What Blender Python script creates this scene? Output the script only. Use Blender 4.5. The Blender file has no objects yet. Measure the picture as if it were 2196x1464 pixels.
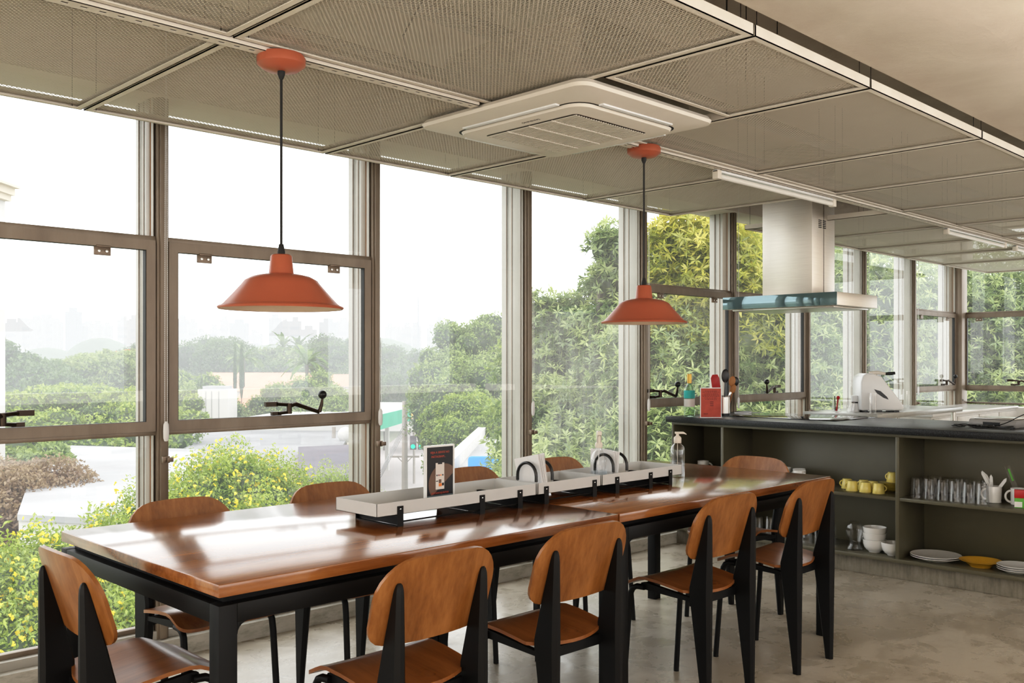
import bpy, bmesh, math, random
import numpy as np
from mathutils import Vector, Matrix, Euler

random.seed(5)
C = bpy.context.scene.collection
R = math.radians
PI = math.pi

# ------------------------------------------------------------------ camera numbers
ANG = R(45.25); FPX = 2046.0; CH = 1.30; HY = 775.0
FW = (math.cos(ANG), math.sin(ANG)); RT = (math.sin(ANG), -math.cos(ANG))
def at(px, py, D):
    r = (px-1098)/FPX; u = (HY-py)/FPX
    return Vector((D*(FW[0]+r*RT[0]), D*(FW[1]+r*RT[1]), CH+u*D))

# ------------------------------------------------------------------ mesh builder
class MB:
    def __init__(s): s.v = []; s.f = []
    def add(s, vs, fs):
        o = len(s.v); s.v += [tuple(v) for v in vs]; s.f += [tuple(i+o for i in f) for f in fs]; return s
    def box(s, x0, x1, y0, y1, z0, z1, M=None):
        vs = [Vector(p) for p in ((x0,y0,z0),(x1,y0,z0),(x1,y1,z0),(x0,y1,z0),(x0,y0,z1),(x1,y0,z1),(x1,y1,z1),(x0,y1,z1))]
        if M is not None: vs = [M @ v for v in vs]
        return s.add(vs, [(0,3,2,1),(4,5,6,7),(0,1,5,4),(1,2,6,5),(2,3,7,6),(3,0,4,7)])
    def prism(s, poly, a, b, axis='x'):
        """poly in the two remaining axes, extruded a..b along axis"""
        n = len(poly)
        def mk(t, p):
            return (t,p[0],p[1]) if axis == 'x' else ((p[0],t,p[1]) if axis == 'y' else (p[0],p[1],t))
        vs = [mk(a,p) for p in poly]+[mk(b,p) for p in poly]
        fs = [tuple(range(n))[::-1], tuple(range(n,2*n))]+[(i,(i+1)%n,(i+1)%n+n,i+n) for i in range(n)]
        return s.add(vs, fs)
    def ring_loft(s, rings, caps=True, closed=False):
        n = len(rings[0]); o = []
        for r in rings: o += [tuple(p) for p in r]
        fs = []
        for k in range(len(rings)-1):
            for i in range(n):
                j = (i+1) % n
                fs.append((k*n+i, k*n+j, (k+1)*n+j, (k+1)*n+i))
        if closed:
            k = len(rings)-1
            for i in range(n):
                j = (i+1) % n; fs.append((k*n+i, k*n+j, j, i))
        elif caps:
            fs.append(tuple(range(n))[::-1]); fs.append(tuple((len(rings)-1)*n+i for i in range(n)))
        return s.add(o, fs)
    def tube(s, path, r, n=10, closed=False):
        path = [Vector(p) for p in path]; rings = []
        rr = r if isinstance(r, (list, tuple)) else [r]*len(path)
        prev = None
        for i, p in enumerate(path):
            if closed: t = path[(i+1) % len(path)]-path[i-1]
            else: t = path[min(i+1,len(path)-1)]-path[max(i-1,0)]
            t.normalize()
            if prev is None:
                a = Vector((0,0,1)) if abs(t.z) < .9 else Vector((1,0,0))
                u = t.cross(a).normalized()
            else:
                u = (prev - t*prev.dot(t)).normalized()
            w = t.cross(u); prev = u
            rings.append([p+u*(rr[i]*math.cos(2*PI*k/n))+w*(rr[i]*math.sin(2*PI*k/n)) for k in range(n)])
        return s.ring_loft(rings, True, closed)
    def lathe(s, prof, n=32, c=(0,0,0), M=None):
        """prof list of (r,z); open profile, ends closed if r>0"""
        vs = []; fs = []; idx = []
        for (r, z) in prof:
            if r < 1e-6:
                idx.append([len(vs)]); vs.append(Vector((c[0], c[1], c[2]+z)))
            else:
                idx.append(list(range(len(vs), len(vs)+n)))
                vs += [Vector((c[0]+r*math.cos(2*PI*k/n), c[1]+r*math.sin(2*PI*k/n), c[2]+z)) for k in range(n)]
        for a, b in zip(idx[:-1], idx[1:]):
            for k in range(n):
                j = (k+1) % n
                if len(a) == 1 and len(b) == 1: continue
                if len(a) == 1: fs.append((a[0], b[j], b[k]))
                elif len(b) == 1: fs.append((a[k], a[j], b[0]))
                else: fs.append((a[k], a[j], b[j], b[k]))
        if M is not None: vs = [M @ v for v in vs]
        return s.add(vs, fs)
    def ball(s, c, r, n=16, sc=(1,1,1)):
        m = n//2; prof = [(math.sin(PI*k/m), -math.cos(PI*k/m)) for k in range(m+1)]
        prof[0] = (0,-1); prof[-1] = (0,1)
        M = Matrix.Translation(Vector(c)) @ Matrix.Diagonal((r*sc[0], r*sc[1], r*sc[2], 1))
        return s.lathe(prof, n, (0,0,0), M)
    def build(s, name, mat, parent=None, smooth=None, bevel=0, loc=None, rot=None, seg=2, fix=True):
        me = bpy.data.meshes.new(name); me.from_pydata(s.v, [], s.f); me.update()
        if fix:
            bm = bmesh.new(); bm.from_mesh(me); bmesh.ops.recalc_face_normals(bm, faces=bm.faces)
            if bevel:
                es = [e for e in bm.edges if e.is_manifold and e.calc_face_angle(0) > R(40)]
                bmesh.ops.bevel(bm, geom=es, offset=bevel, segments=seg, affect='EDGES', profile=.5, clamp_overlap=True)
            bm.to_mesh(me); bm.free()
        if smooth is None: smooth = 40
        if smooth:
            me.polygons.foreach_set('use_smooth', [True]*len(me.polygons))
            me.set_sharp_from_angle(angle=R(smooth))
        me.materials.append(mat)
        o = bpy.data.objects.new(name, me); C.objects.link(o)
        if parent: o.parent = parent
        if loc: o.location = loc
        if rot: o.rotation_euler = rot
        return o

def tag(o, label, cat, group=None, kind=None):
    o['label'] = label; o['category'] = cat
    if group: o['group'] = group
    if kind: o['kind'] = kind
    return o
def thing(name, label, cat, loc=(0,0,0), rz=0, group=None):
    o = bpy.data.objects.new(name, None); o.empty_display_size = .05; C.objects.link(o)
    o.location = loc; o.rotation_euler = (0,0,rz)
    return tag(o, label, cat, group)
def struct(o): o['kind'] = 'structure'; return o
def dup(root, loc=None, rz=None, label=None, group=None):
    r = root.copy(); C.objects.link(r)
    if loc is not None: r.location = loc
    if rz is not None: r.rotation_euler = (0,0,rz)
    if label: r['label'] = label
    if group: r['group'] = group
    for ch in list(root.children):
        c = ch.copy(); C.objects.link(c); c.parent = r
        for g in list(ch.children):
            d = g.copy(); C.objects.link(d); d.parent = c
    return r
def text_mesh(name, body, size, mat, parent, loc, rot, ax='CENTER', ext=.0002):
    cu = bpy.data.curves.new(name, 'FONT'); cu.body = body; cu.size = size; cu.align_x = ax; cu.extrude = ext
    cu.resolution_u = 2
    t = bpy.data.objects.new('tmp', cu); C.objects.link(t)
    dg = bpy.context.evaluated_depsgraph_get()
    me = bpy.data.meshes.new_from_object(t.evaluated_get(dg))
    bpy.data.objects.remove(t); me.materials.clear(); me.materials.append(mat)
    o = bpy.data.objects.new(name, me); C.objects.link(o); o.parent = parent; o.location = loc; o.rotation_euler = rot
    return o

# ------------------------------------------------------------------ materials
class NT:
    def __init__(s, name):
        s.m = bpy.data.materials.new(name); s.m.use_nodes = True; s.t = s.m.node_tree; s.t.nodes.clear()
        s.out = s.n('ShaderNodeOutputMaterial')
    def n(s, typ, inp=None, **kw):
        o = s.t.nodes.new(typ)
        for k, v in kw.items(): setattr(o, k, v)
        if inp:
            for k, v in inp.items():
                if isinstance(v, bpy.types.NodeSocket): s.t.links.new(v, o.inputs[k])
                else: o.inputs[k].default_value = v
        return o
    def ramp(s, fac, stops):
        r = s.n('ShaderNodeValToRGB', {'Fac': fac}); e = r.color_ramp.elements
        while len(e) < len(stops): e.new(.5)
        for i, (p, c) in enumerate(stops):
            e[i].position = p; e[i].color = (*c, 1) if len(c) == 3 else c
        return r.outputs['Color']
    def coord(s, scale=(1,1,1), kind='Object', rot=(0,0,0)):
        tc = s.n('ShaderNodeTexCoord')
        return s.n('ShaderNodeMapping', {'Vector': tc.outputs[kind], 'Scale': scale, 'Rotation': rot}).outputs[0]
    def noise(s, vec, scale, detail=4, rough=.5, dist=0):
        return s.n('ShaderNodeTexNoise', {'Vector': vec, 'Scale': scale, 'Detail': detail, 'Roughness': rough, 'Distortion': dist}).outputs['Fac']
    def done(s, sh): s.t.links.new(sh, s.out.inputs[0]); return s.m
    def pbr(s, col, rough=.5, metal=0, bump=None, bs=.1, bd=.001, **kw):
        d = {'Base Color': col if isinstance(col, bpy.types.NodeSocket) else (*col, 1), 'Roughness': rough, 'Metallic': metal}
        d.update(kw)
        p = s.n('ShaderNodeBsdfPrincipled', d)
        if bump is not None:
            b = s.n('ShaderNodeBump', {'Height': bump, 'Strength': bs, 'Distance': bd})
            s.t.links.new(b.outputs[0], p.inputs['Normal'])
        return p.outputs[0]

def plain(name, col, rough=.5, metal=0, var=.06, scale=12, **kw):
    t = NT(name); n = t.noise(t.coord(), scale, 3)
    c = t.ramp(n, [(.3, tuple(max(0, x*(1-var)) for x in col)), (.7, tuple(min(1, x*(1+var)) for x in col))])
    return t.done(t.pbr(c, rough, metal, **kw))

def wood(name, dark, mid, light, axis='x', rough=.3, sc=1.0, coat=0.0):
    t = NT(name)
    s = {'x': (1.2, 14, 14), 'y': (14, 1.2, 14), 'z': (14, 14, 1.2)}[axis]
    v = t.coord(tuple(k*sc for k in s))
    a = t.noise(v, 1.0, 6, .6, .4)
    v2 = t.coord(tuple(k*sc*6 for k in s)); b = t.noise(v2, 1.0, 3, .6, .1)
    mx = t.n('ShaderNodeMath', {0: a, 1: t.n('ShaderNodeMath', {0: b, 1: .35}, operation='MULTIPLY').outputs[0]}, operation='ADD').outputs[0]
    c = t.ramp(mx, [(.42, dark), (.62, mid), (.85, light)])
    big = t.noise(t.coord((.7,.7,.7)), 5, 2)
    rg = t.n('ShaderNodeMapRange', {'Value': big, 'From Min': .3, 'From Max': .7, 'To Min': rough*.8, 'To Max': rough*1.25}).outputs[0]
    return t.done(t.pbr(c, rg, 0, bump=b, bs=.12, bd=.0006, **{'Coat Weight': coat, 'Coat Roughness': .12}))

M = {}
M['chair_wood'] = wood('chair_plywood', (.165,.058,.012), (.265,.102,.026), (.37,.158,.048), 'z', .36, 1.0, .15)
M['seat_wood'] = wood('seat_plywood', (.175,.058,.015), (.27,.10,.028), (.36,.145,.047), 'y', .34, 1.0, .15)
M['table_wood'] = wood('table_top_wood', (.14,.044,.013), (.25,.090,.026), (.38,.16,.052), 'x', .18, .9, .7)
M['black'] = plain('black_powder_coat', (.0055,.0055,.006), .5, 0, **{'Specular IOR Level': .28})
M['black_plastic'] = plain('black_plastic', (.012,.012,.013), .3)
M['rubber'] = plain('dark_rubber', (.02,.02,.02), .6)
M['terracotta'] = plain('terracotta_paint', (.44,.125,.070), .36, 0, .03, 3)
M['cream_inner'] = plain('cream_enamel', (.78,.66,.52), .5)
M['cord'] = plain('black_cord', (.01,.009,.009), .6)
M['white_plastic'] = plain('white_plastic', (.74,.68,.60), .42, 0, .02)
M['white_clean'] = plain('white_gloss_plastic', (.80,.80,.80), .25, 0, .02)
M['ceramic'] = plain('white_ceramic', (.80,.79,.77), .15, 0, .02)
M['yellow_cer'] = plain('pale_yellow_ceramic', (.86,.72,.24), .18, 0, .03)
M['ochre_cer'] = plain('ochre_ceramic', (.72,.40,.045), .2, 0, .05)
M['paper'] = plain('white_paper', (.82,.82,.83), .7, 0, .02)
M['tray_paint'] = plain('tray_paint', (.60,.60,.59), .4, 0, .02)
M['steel'] = plain('brushed_steel', (.62,.60,.56), .28, 1, .04)
M['chrome'] = plain('chrome', (.75,.75,.75), .12, 1, .02)
M['dark_metal'] = plain('dark_bronze_metal', (.055,.040,.030), .35, .8, .2)
M['hw_brown'] = plain('brown_bracket_metal', (.22,.17,.13), .4, .5, .1)
M['green_lam'] = plain('olive_laminate', (.118,.108,.072), .33, 0, .04, 6)
M['red'] = plain('red_silicone', (.45,.012,.014), .4)
M['orange_red'] = plain('red_poster', (.50,.085,.055), .55, 0, .12, 25)
M['dark_text'] = plain('dark_red_print', (.22,.04,.035), .6)
M['poster_black'] = plain('poster_black', (.012,.012,.016), .3)
M['poster_brown'] = plain('poster_brown', (.16,.095,.07), .45, 0, .1)
M['poster_red'] = plain('poster_red_print', (.55,.10,.06), .5)
M['poster_teal'] = plain('poster_grey_blue', (.12,.16,.19), .5)
M['phone_white'] = plain('phone_screen_print', (.72,.66,.62), .5)
M['orange_p'] = plain('orange_print', (.8,.22,.04), .5)
M['wood_spoon'] = wood('wooden_spoon', (.30,.11,.03), (.42,.18,.06), (.5,.24,.09), 'z', .5)
M['gold'] = plain('gold_foil', (.55,.34,.08), .35, .6, .1)
M['teal'] = plain('teal_paper', (.05,.50,.48), .5)
M['green_p'] = plain('green_print', (.12,.42,.06), .5)
M['blue_p'] = plain('blue_plastic', (.04,.08,.55), .4)
M['grey_lam'] = plain('grey_stainless_top', (.42,.42,.40), .3, .6, .05)
M['white_cab'] = plain('white_cabinet', (.70,.67,.62), .4)
M['grey_scale'] = plain('grey_appliance', (.33,.32,.31), .45)
M['alu_light'] = plain('pale_aluminium', (.44,.42,.38), .45, .2, .06, 4)
M['text_grey'] = plain('grey_print', (.12,.11,.10), .5)

t = NT('window_frame_paint')      # weathered bronze-beige aluminium
n1 = t.noise(t.coord((1,1,.25)), 9, 5, .6)
c = t.ramp(n1, [(.25, (.20,.155,.118)), (.6, (.265,.215,.168)), (.85, (.31,.26,.21))])
M['frame'] = t.done(t.pbr(c, .42, .25))

t = NT('ceiling_frame_paint')
M['ceil_frame'] = t.done(t.pbr(t.ramp(t.noise(t.coord(), 6, 3), [(.3, (.68,.62,.54)), (.7, (.78,.72,.63))]), .5))

def mesh_mat(name, sx, col):
    t = NT(name)
    v = t.coord((1,1,1))
    ge = t.n('ShaderNodeNewGeometry')
    dt = t.n('ShaderNodeVectorMath', {0: ge.outputs['Incoming'], 1: ge.outputs['Normal']}, operation='DOT_PRODUCT').outputs['Value']
    om = t.n('ShaderNodeMath', {0: 1.0, 1: t.n('ShaderNodeMath', {0: dt}, operation='ABSOLUTE').outputs[0]}, operation='SUBTRACT').outputs[0]
    cov = t.n('ShaderNodeMath', {0: t.n('ShaderNodeMath', {0: om, 1: 4.0}, operation='POWER').outputs[0], 1: .0022, 2: .0019}, operation='MULTIPLY_ADD').outputs[0]
    b = t.n('ShaderNodeTexBrick', {'Vector': v, 'Scale': 1.0, 'Mortar Size': cov, 'Mortar Smooth': 0.0, 'Brick Width': .0165, 'Row Height': .0088}, offset=.5)
    fac = b.outputs['Fac']
    p = t.pbr(col, .55)
    tr = t.n('ShaderNodeBsdfTransparent').outputs[0]
    mx = t.n('ShaderNodeMixShader', {0: fac, 1: tr, 2: p}).outputs[0]
    return t.done(mx)
M['mesh'] = mesh_mat('expanded_metal_mesh', 1, (.61,.555,.475))

t = NT('polished_concrete_floor')
v = t.coord()
a = t.noise(v, 1.6, 8, .65, .7); b = t.noise(v, 5, 8, .65, .5); s = t.noise(t.coord((1,3,1), rot=(0,0,.5)), 9, 7, .65, .9)
mix = t.n('ShaderNodeMath', {0: a, 1: t.n('ShaderNodeMath', {0: b, 1: .55}, operation='MULTIPLY').outputs[0]}, operation='ADD').outputs[0]
mix = t.n('ShaderNodeMath', {0: mix, 1: t.n('ShaderNodeMath', {0: s, 1: .25}, operation='MULTIPLY').outputs[0]}, operation='ADD').outputs[0]
c = t.ramp(mix, [(.55, (.34,.295,.23)), (.90, (.42,.375,.305)), (1.15, (.52,.475,.40))])
rg = t.n('ShaderNodeMapRange', {'Value': b, 'From Min': .3, 'From Max': .7, 'To Min': .20, 'To Max': .38}).outputs[0]
M['floor'] = t.done(t.pbr(c, rg, 0, bump=s, bs=.10, bd=.001))

t = NT('rough_concrete_slab')
v = t.coord(); a = t.noise(v, 2.2, 8, .6, .3); b = t.noise(v, 40, 5, .7); vo = t.n('ShaderNodeTexVoronoi', {'Vector': v, 'Scale': 3.3}).outputs['Distance']
c = t.ramp(a, [(.3, (.56,.49,.415)), (.55, (.64,.57,.49)), (.75, (.71,.645,.565))])
hh = t.n('ShaderNodeMath', {0: a, 1: t.n('ShaderNodeMath', {0: b, 1: .2}, operation='MULTIPLY').outputs[0]}, operation='ADD').outputs[0]
M['slab'] = t.done(t.pbr(c, .85, 0, bump=hh, bs=.5, bd=.02))

t = NT('raw_concrete_plinth')
v = t.coord((1,1,.12)); a = t.noise(v, 55, 5, .7); b = t.noise(t.coord(), 8, 6, .7)
mix = t.n('ShaderNodeMath', {0: t.n('ShaderNodeMath', {0: a, 1: .5}, operation='MULTIPLY').outputs[0], 1: t.n('ShaderNodeMath', {0: b, 1: .5}, operation='MULTIPLY').outputs[0]}, operation='ADD').outputs[0]
M['plinth'] = t.done(t.pbr(t.ramp(mix, [(.3, (.13,.115,.09)), (.55, (.26,.235,.19)), (.75, (.36,.33,.28))]), .8, 0, bump=a, bs=.3, bd=.004))

t = NT('white_stained_curb')
M['curb'] = t.done(t.pbr(t.ramp(t.noise(t.coord((1,1,3)), 7, 7, .7), [(.3, (.28,.265,.22)), (.5, (.48,.46,.41)), (.7, (.56,.54,.49))]), .7))

t = NT('dark_granite')
v = t.coord(); a = t.noise(v, 260, 3, .6)
M['granite'] = t.done(t.pbr(t.ramp(a, [(.45, (.012,.013,.014)), (.62, (.035,.037,.04)), (.78, (.13,.13,.14))]), .34, 0, **{'Specular IOR Level': .35}))

t = NT('stainless_hood')
a = t.noise(t.coord((1,1,60)), 6, 3)
M['hood'] = t.done(t.pbr(t.ramp(a, [(.3,(.72,.67,.61)),(.7,(.80,.75,.69))]), .40, 1))
t = NT('tinted_glass_edge')
M['hood_glass'] = t.done(t.pbr((.17,.26,.285), .05, .55, **{'Coat Weight': .6}))
t = NT('cooktop_black_glass')
M['cooktop'] = t.done(t.pbr((.006,.006,.007), .04))

def glass_mat(name, dirt, tintc=(.97,.985,.975), lo=.0, seed=0):
    t = NT(name)
    tr = t.n('ShaderNodeBsdfTransparent', {'Color': (*tintc, 1)}).outputs[0]
    gl = t.n('ShaderNodeBsdfGlossy', {'Color': (1,1,1,1), 'Roughness': 0.0}).outputs[0]
    ge = t.n('ShaderNodeNewGeometry')
    dt = t.n('ShaderNodeVectorMath', {0: ge.outputs['Incoming'], 1: ge.outputs['Normal']}, operation='DOT_PRODUCT').outputs['Value']
    ab = t.n('ShaderNodeMath', {0: dt}, operation='ABSOLUTE').outputs[0]
    om = t.n('ShaderNodeMath', {0: 1.0, 1: ab}, operation='SUBTRACT').outputs[0]
    p5 = t.n('ShaderNodeMath', {0: om, 1: 5.0}, operation='POWER').outputs[0]
    fr = t.n('ShaderNodeMath', {0: p5, 1: .85, 2: .06}, operation='MULTIPLY_ADD').outputs[0]
    base = t.n('ShaderNodeMixShader', {0: t.n('ShaderNodeMath', {0: fr, 1: .9}, operation='MULTIPLY').outputs[0], 1: tr, 2: gl}).outputs[0]
    df = t.n('ShaderNodeBsdfDiffuse', {'Color': (.9,.9,.9,1)}).outputs[0]
    tl = t.n('ShaderNodeBsdfTranslucent', {'Color': (.95,.96,.96,1)}).outputs[0]
    dd = t.n('ShaderNodeMixShader', {0: .75, 1: df, 2: tl}).outputs[0]
    v = t.coord((60, 60, 1.6), 'Object'); st = t.noise(v, 1.0, 4, .7)
    v2 = t.coord((1,1,1)); big = t.noise(v2, 2.2+seed, 3)
    pr = t.n('ShaderNodeMath', {0: st, 1: big}, operation='MULTIPLY').outputs[0]
    f = t.n('ShaderNodeMapRange', {'Value': pr, 'From Min': .10, 'From Max': .45, 'To Min': lo, 'To Max': dirt}).outputs[0]
    return t.done(t.n('ShaderNodeMixShader', {0: f, 1: base, 2: dd}).outputs[0])
M['glass'] = glass_mat('window_glass', .03, lo=.003)
M['glass_dirty'] = glass_mat('streaky_window_glass', .09, lo=.01, seed=.7)
M['glass_hazy'] = glass_mat('dusty_window_glass', .24, lo=.03, seed=1.1)

def clear_mat(name, col=(.97,.98,.98)):
    t = NT(name)
    tr = t.n('ShaderNodeBsdfTransparent', {'Color': (*col, 1)}).outputs[0]
    gl = t.n('ShaderNodeBsdfGlossy', {'Color': (1,1,1,1), 'Roughness': .03}).outputs[0]
    lw = t.n('ShaderNodeLayerWeight', {'Blend': .35}).outputs['Facing']
    f = t.n('ShaderNodeMapRange', {'Value': lw, 'From Min': .0, 'From Max': 1.0, 'To Min': .025, 'To Max': .42}).outputs[0]
    return t.done(t.n('ShaderNodeMixShader', {0: f, 1: tr, 2: gl}).outputs[0])
M['clear'] = clear_mat('clear_tableware_glass', (.985,.985,.985))
M['liquid'] = clear_mat('clear_liquid', (.90,.93,.95))
M['bottle'] = clear_mat('bottle_glass', (.80,.90,.82))

# ---- exterior materials carry their own aerial haze, thicker with distance from the building
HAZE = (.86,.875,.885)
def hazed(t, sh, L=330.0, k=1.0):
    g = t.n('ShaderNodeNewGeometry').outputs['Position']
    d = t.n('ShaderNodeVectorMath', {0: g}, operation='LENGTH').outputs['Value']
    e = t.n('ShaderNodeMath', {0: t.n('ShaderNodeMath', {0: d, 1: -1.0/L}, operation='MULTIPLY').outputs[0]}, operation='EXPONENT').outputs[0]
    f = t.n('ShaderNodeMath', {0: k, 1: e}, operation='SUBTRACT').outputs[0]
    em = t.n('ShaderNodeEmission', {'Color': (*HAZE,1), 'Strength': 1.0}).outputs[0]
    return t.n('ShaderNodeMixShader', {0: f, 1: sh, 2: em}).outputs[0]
def ext(name, col, rough=.8, var=.15, scale=.5):
    t = NT(name); n = t.noise(t.coord(), scale, 5)
    c = t.ramp(n, [(.3, tuple(x*(1-var) for x in col)), (.7, tuple(min(1,x*(1+var)) for x in col))])
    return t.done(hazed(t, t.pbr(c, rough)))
def leafm(name, dark, mid, light, trans=.35, haze=True):
    t = NT(name)
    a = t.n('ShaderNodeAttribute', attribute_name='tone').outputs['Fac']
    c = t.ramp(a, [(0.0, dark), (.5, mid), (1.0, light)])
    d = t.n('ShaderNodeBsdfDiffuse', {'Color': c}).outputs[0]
    tl = t.n('ShaderNodeBsdfTranslucent', {'Color': c}).outputs[0]
    s = t.n('ShaderNodeMixShader', {0: trans, 1: d, 2: tl}).outputs[0]
    gl = t.n('ShaderNodeBsdfGlossy', {'Color': (1,1,1,1), 'Roughness': .35}).outputs[0]
    s = t.n('ShaderNodeMixShader', {0: .04, 1: s, 2: gl}).outputs[0]
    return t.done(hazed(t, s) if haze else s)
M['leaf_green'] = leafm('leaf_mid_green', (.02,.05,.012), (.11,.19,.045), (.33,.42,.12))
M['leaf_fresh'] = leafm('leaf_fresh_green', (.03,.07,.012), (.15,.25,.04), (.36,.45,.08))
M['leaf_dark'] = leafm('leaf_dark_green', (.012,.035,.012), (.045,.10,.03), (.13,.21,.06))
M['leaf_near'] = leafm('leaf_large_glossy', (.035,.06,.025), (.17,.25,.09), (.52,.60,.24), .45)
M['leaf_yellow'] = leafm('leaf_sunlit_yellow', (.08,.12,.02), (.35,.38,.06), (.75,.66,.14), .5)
M['leaf_reflect'] = leafm('leaf_reflected_brown', (.08,.045,.03), (.22,.14,.09), (.36,.27,.16))  # brown of a window reflection painted into the leaf colours
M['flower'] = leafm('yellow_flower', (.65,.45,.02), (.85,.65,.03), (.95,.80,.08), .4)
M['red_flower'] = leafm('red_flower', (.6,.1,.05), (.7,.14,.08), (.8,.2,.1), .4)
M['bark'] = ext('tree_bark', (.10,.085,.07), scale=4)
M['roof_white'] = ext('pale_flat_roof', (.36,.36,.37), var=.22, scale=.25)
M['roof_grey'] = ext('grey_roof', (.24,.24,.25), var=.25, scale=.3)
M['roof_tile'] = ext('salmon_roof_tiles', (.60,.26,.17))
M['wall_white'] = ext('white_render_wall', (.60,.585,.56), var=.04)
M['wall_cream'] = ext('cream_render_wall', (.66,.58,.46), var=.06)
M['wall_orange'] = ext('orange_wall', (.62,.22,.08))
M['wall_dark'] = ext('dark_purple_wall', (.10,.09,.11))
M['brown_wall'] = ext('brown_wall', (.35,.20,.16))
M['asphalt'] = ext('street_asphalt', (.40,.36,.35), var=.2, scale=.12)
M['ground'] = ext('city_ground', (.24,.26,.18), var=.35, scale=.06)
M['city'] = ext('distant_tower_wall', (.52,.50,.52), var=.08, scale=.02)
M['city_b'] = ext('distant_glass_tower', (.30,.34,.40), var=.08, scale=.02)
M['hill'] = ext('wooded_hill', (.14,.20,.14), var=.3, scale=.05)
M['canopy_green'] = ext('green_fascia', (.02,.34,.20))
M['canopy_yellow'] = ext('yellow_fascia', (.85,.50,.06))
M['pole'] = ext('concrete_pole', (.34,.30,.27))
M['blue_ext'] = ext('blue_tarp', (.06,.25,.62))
t = NT('green_signal_light')
M['signal'] = t.done(t.n('ShaderNodeEmission', {'Color': (.1,.9,.6,1), 'Strength': 1.2}).outputs[0])
t = NT('tube_diffuser')  # plain pale tube finish, no emission
M['tube'] = t.done(t.pbr((.80,.77,.72), .35))

# ================================================================== ROOM SHELL
WY = 4.12          # glass plane of the long window wall
XF = 11.2          # far wall
SLAB = 2.78
struct(MB().box(-3.2, XF+.1, -4.2, 4.03, -.15, 0).build('floor', M['floor'], smooth=0))
struct(MB().box(-3.2, XF+.3, -4.2, 4.32, SLAB, SLAB+.25).build('ceiling', M['slab'], smooth=0))
struct(MB().box(-3.2, XF+.1, 4.03, 4.30, -.15, .078).build('baseboard_window_side', M['curb'], bevel=.004))
struct(MB().box(-3.2, XF+.1, 4.075, 4.15, .078, .115).build('trim_1', M['alu_light'], bevel=.002))
struct(MB().box(XF-.02, XF+.25, 2.0, 4.30, -.15, .80).build('wall_far_low', M['white_cab'], bevel=.003))
struct(MB().box(XF-.02, XF+.25, -4.2, 1.84, 0, SLAB).build('wall_far', M['white_cab'], smooth=0))
# wall behind the camera, and the wall opposite the windows with openings
struct(MB().box(-3.3, -3.2, -4.2, 4.3, 0, SLAB).build('wall_back', M['white_cab'], smooth=0))
w = MB().box(-3.2, XF, -4.3, -4.2, 0, .9).box(-3.2, XF, -4.3, -4.2, 2.45, SLAB)
for x in (-3.2, -.4, 2.4, 5.2, 8.0, 10.9): w.box(x, x+.3, -4.3, -4.2, .9, 2.45)
struct(w.build('wall_right', M['white_cab'], smooth=0))
# a downstand beam beside the ceiling grid
struct(MB().box(-3.2, XF, .86, 1.488, 2.325, SLAB).build('trim_2', M['slab'], bevel=.012))
struct(MB().box(-3.2, XF+.2, WY-.09, WY+.22, 2.46, SLAB).build('trim_4', M['slab'], bevel=.004))

# ------------------------------------------------------------------ windows
ZT1, ZT0, ZB1, ZB0 = 1.851, 1.785, 1.037, .975
MX = [-2.77, -1.61, -.45, .71, 1.868, 3.03, 4.18, 5.335, 6.48, 7.66, 8.75, 9.89, 11.06]
BAY = ['fix', 'fix', 'fix', 'sash', 'sash', 'fix', 'fix', 'sash', 'sash', 'fix', 'fix', 'sash']
DIRT = [0,0,0,0,0,1,2,1,1,1,1,1]
MW = .026
def crank(parent, x, y, z, s=1):
    """window stay with lever and ball knob; s=+1 ball to +x"""
    b = MB()
    b.box(x-.12*s, x-.055*s, y-.022, y-.004, z+.045, z+.068).box(x-.085*s, x-.035*s, y-.02, y-.002, z+.002, z+.02)
    b.tube([(x-.06*s,y-.02,z+.057),(x+.0*s,y-.03,z+.052)], .009, 8)
    b.tube([(x-.05*s,y-.02,z+.012),(x+.0*s,y-.03,z+.016)], .008, 8)
    b.tube([(x+.0*s,y-.032,z+.060),(x+.0*s,y-.032,z+.008)], .013, 10)
    b.tube([(x+.0*s,y-.034,z+.045),(x+.03*s,y-.04,z+.055),(x+.155*s,y-.055,z+.012)], [.010,.011,.010], 8)
    b.tube([(x+.155*s,y-.055,z+.012),(x+.165*s,y-.06,z+.05),(x+.17*s,y-.06,z+.078)], [.011,.009,.006], 8)
    h = b.build('stay_arm', M['dark_metal'], parent)
    MB().ball((x+.17*s, y-.06, z+.098), .022, 16).build('ball_knob', M['black_plastic'], h)
def bracket(parent, x, y, z, d=(1,0)):
    b = MB().box(x-.035, x+.035, y-.014, y-.004, z-.042, z-.006).box(x-.028, x+.032, y-.02, y, z-.008, z)
    h = b.build('hinge_bracket', M['hw_brown'], parent, bevel=.0015)
    for dx in (-.016, .016):
        MB().lathe([(0,-.002),(.006,-.002),(.006,.003),(0,.004)], 10, (0,0,0), Matrix.Translation((x+dx, y-.015, z-.024)) @ Matrix.Rotation(PI/2, 4, 'X')).build('bolt', M['steel'], h)
def rect_ring(b, x0, x1, z0, z1, wv, wh, ya, yb, mitre=True):
    """rectangular frame lying in XZ, depth ya..yb"""
    o = [(x0,z0),(x1,z0),(x1,z1),(x0,z1)]; i = [(x0+wv,z0+wh),(x1-wv,z0+wh),(x1-wv,z1-wh),(x0+wv,z1-wh)]
    vs = [(p[0],ya,p[1]) for p in o]+[(p[0],ya,p[1]) for p in i]+[(p[0],yb,p[1]) for p in o]+[(p[0],yb,p[1]) for p in i]
    fs = []
    for k in range(4):
        j = (k+1) % 4
        fs += [(k,j,4+j,4+k), (8+k,12+k,12+j,8+j), (k,8+k,8+j,j), (4+k,4+j,12+j,12+k)]
    b.add(vs, fs)
    return b
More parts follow.
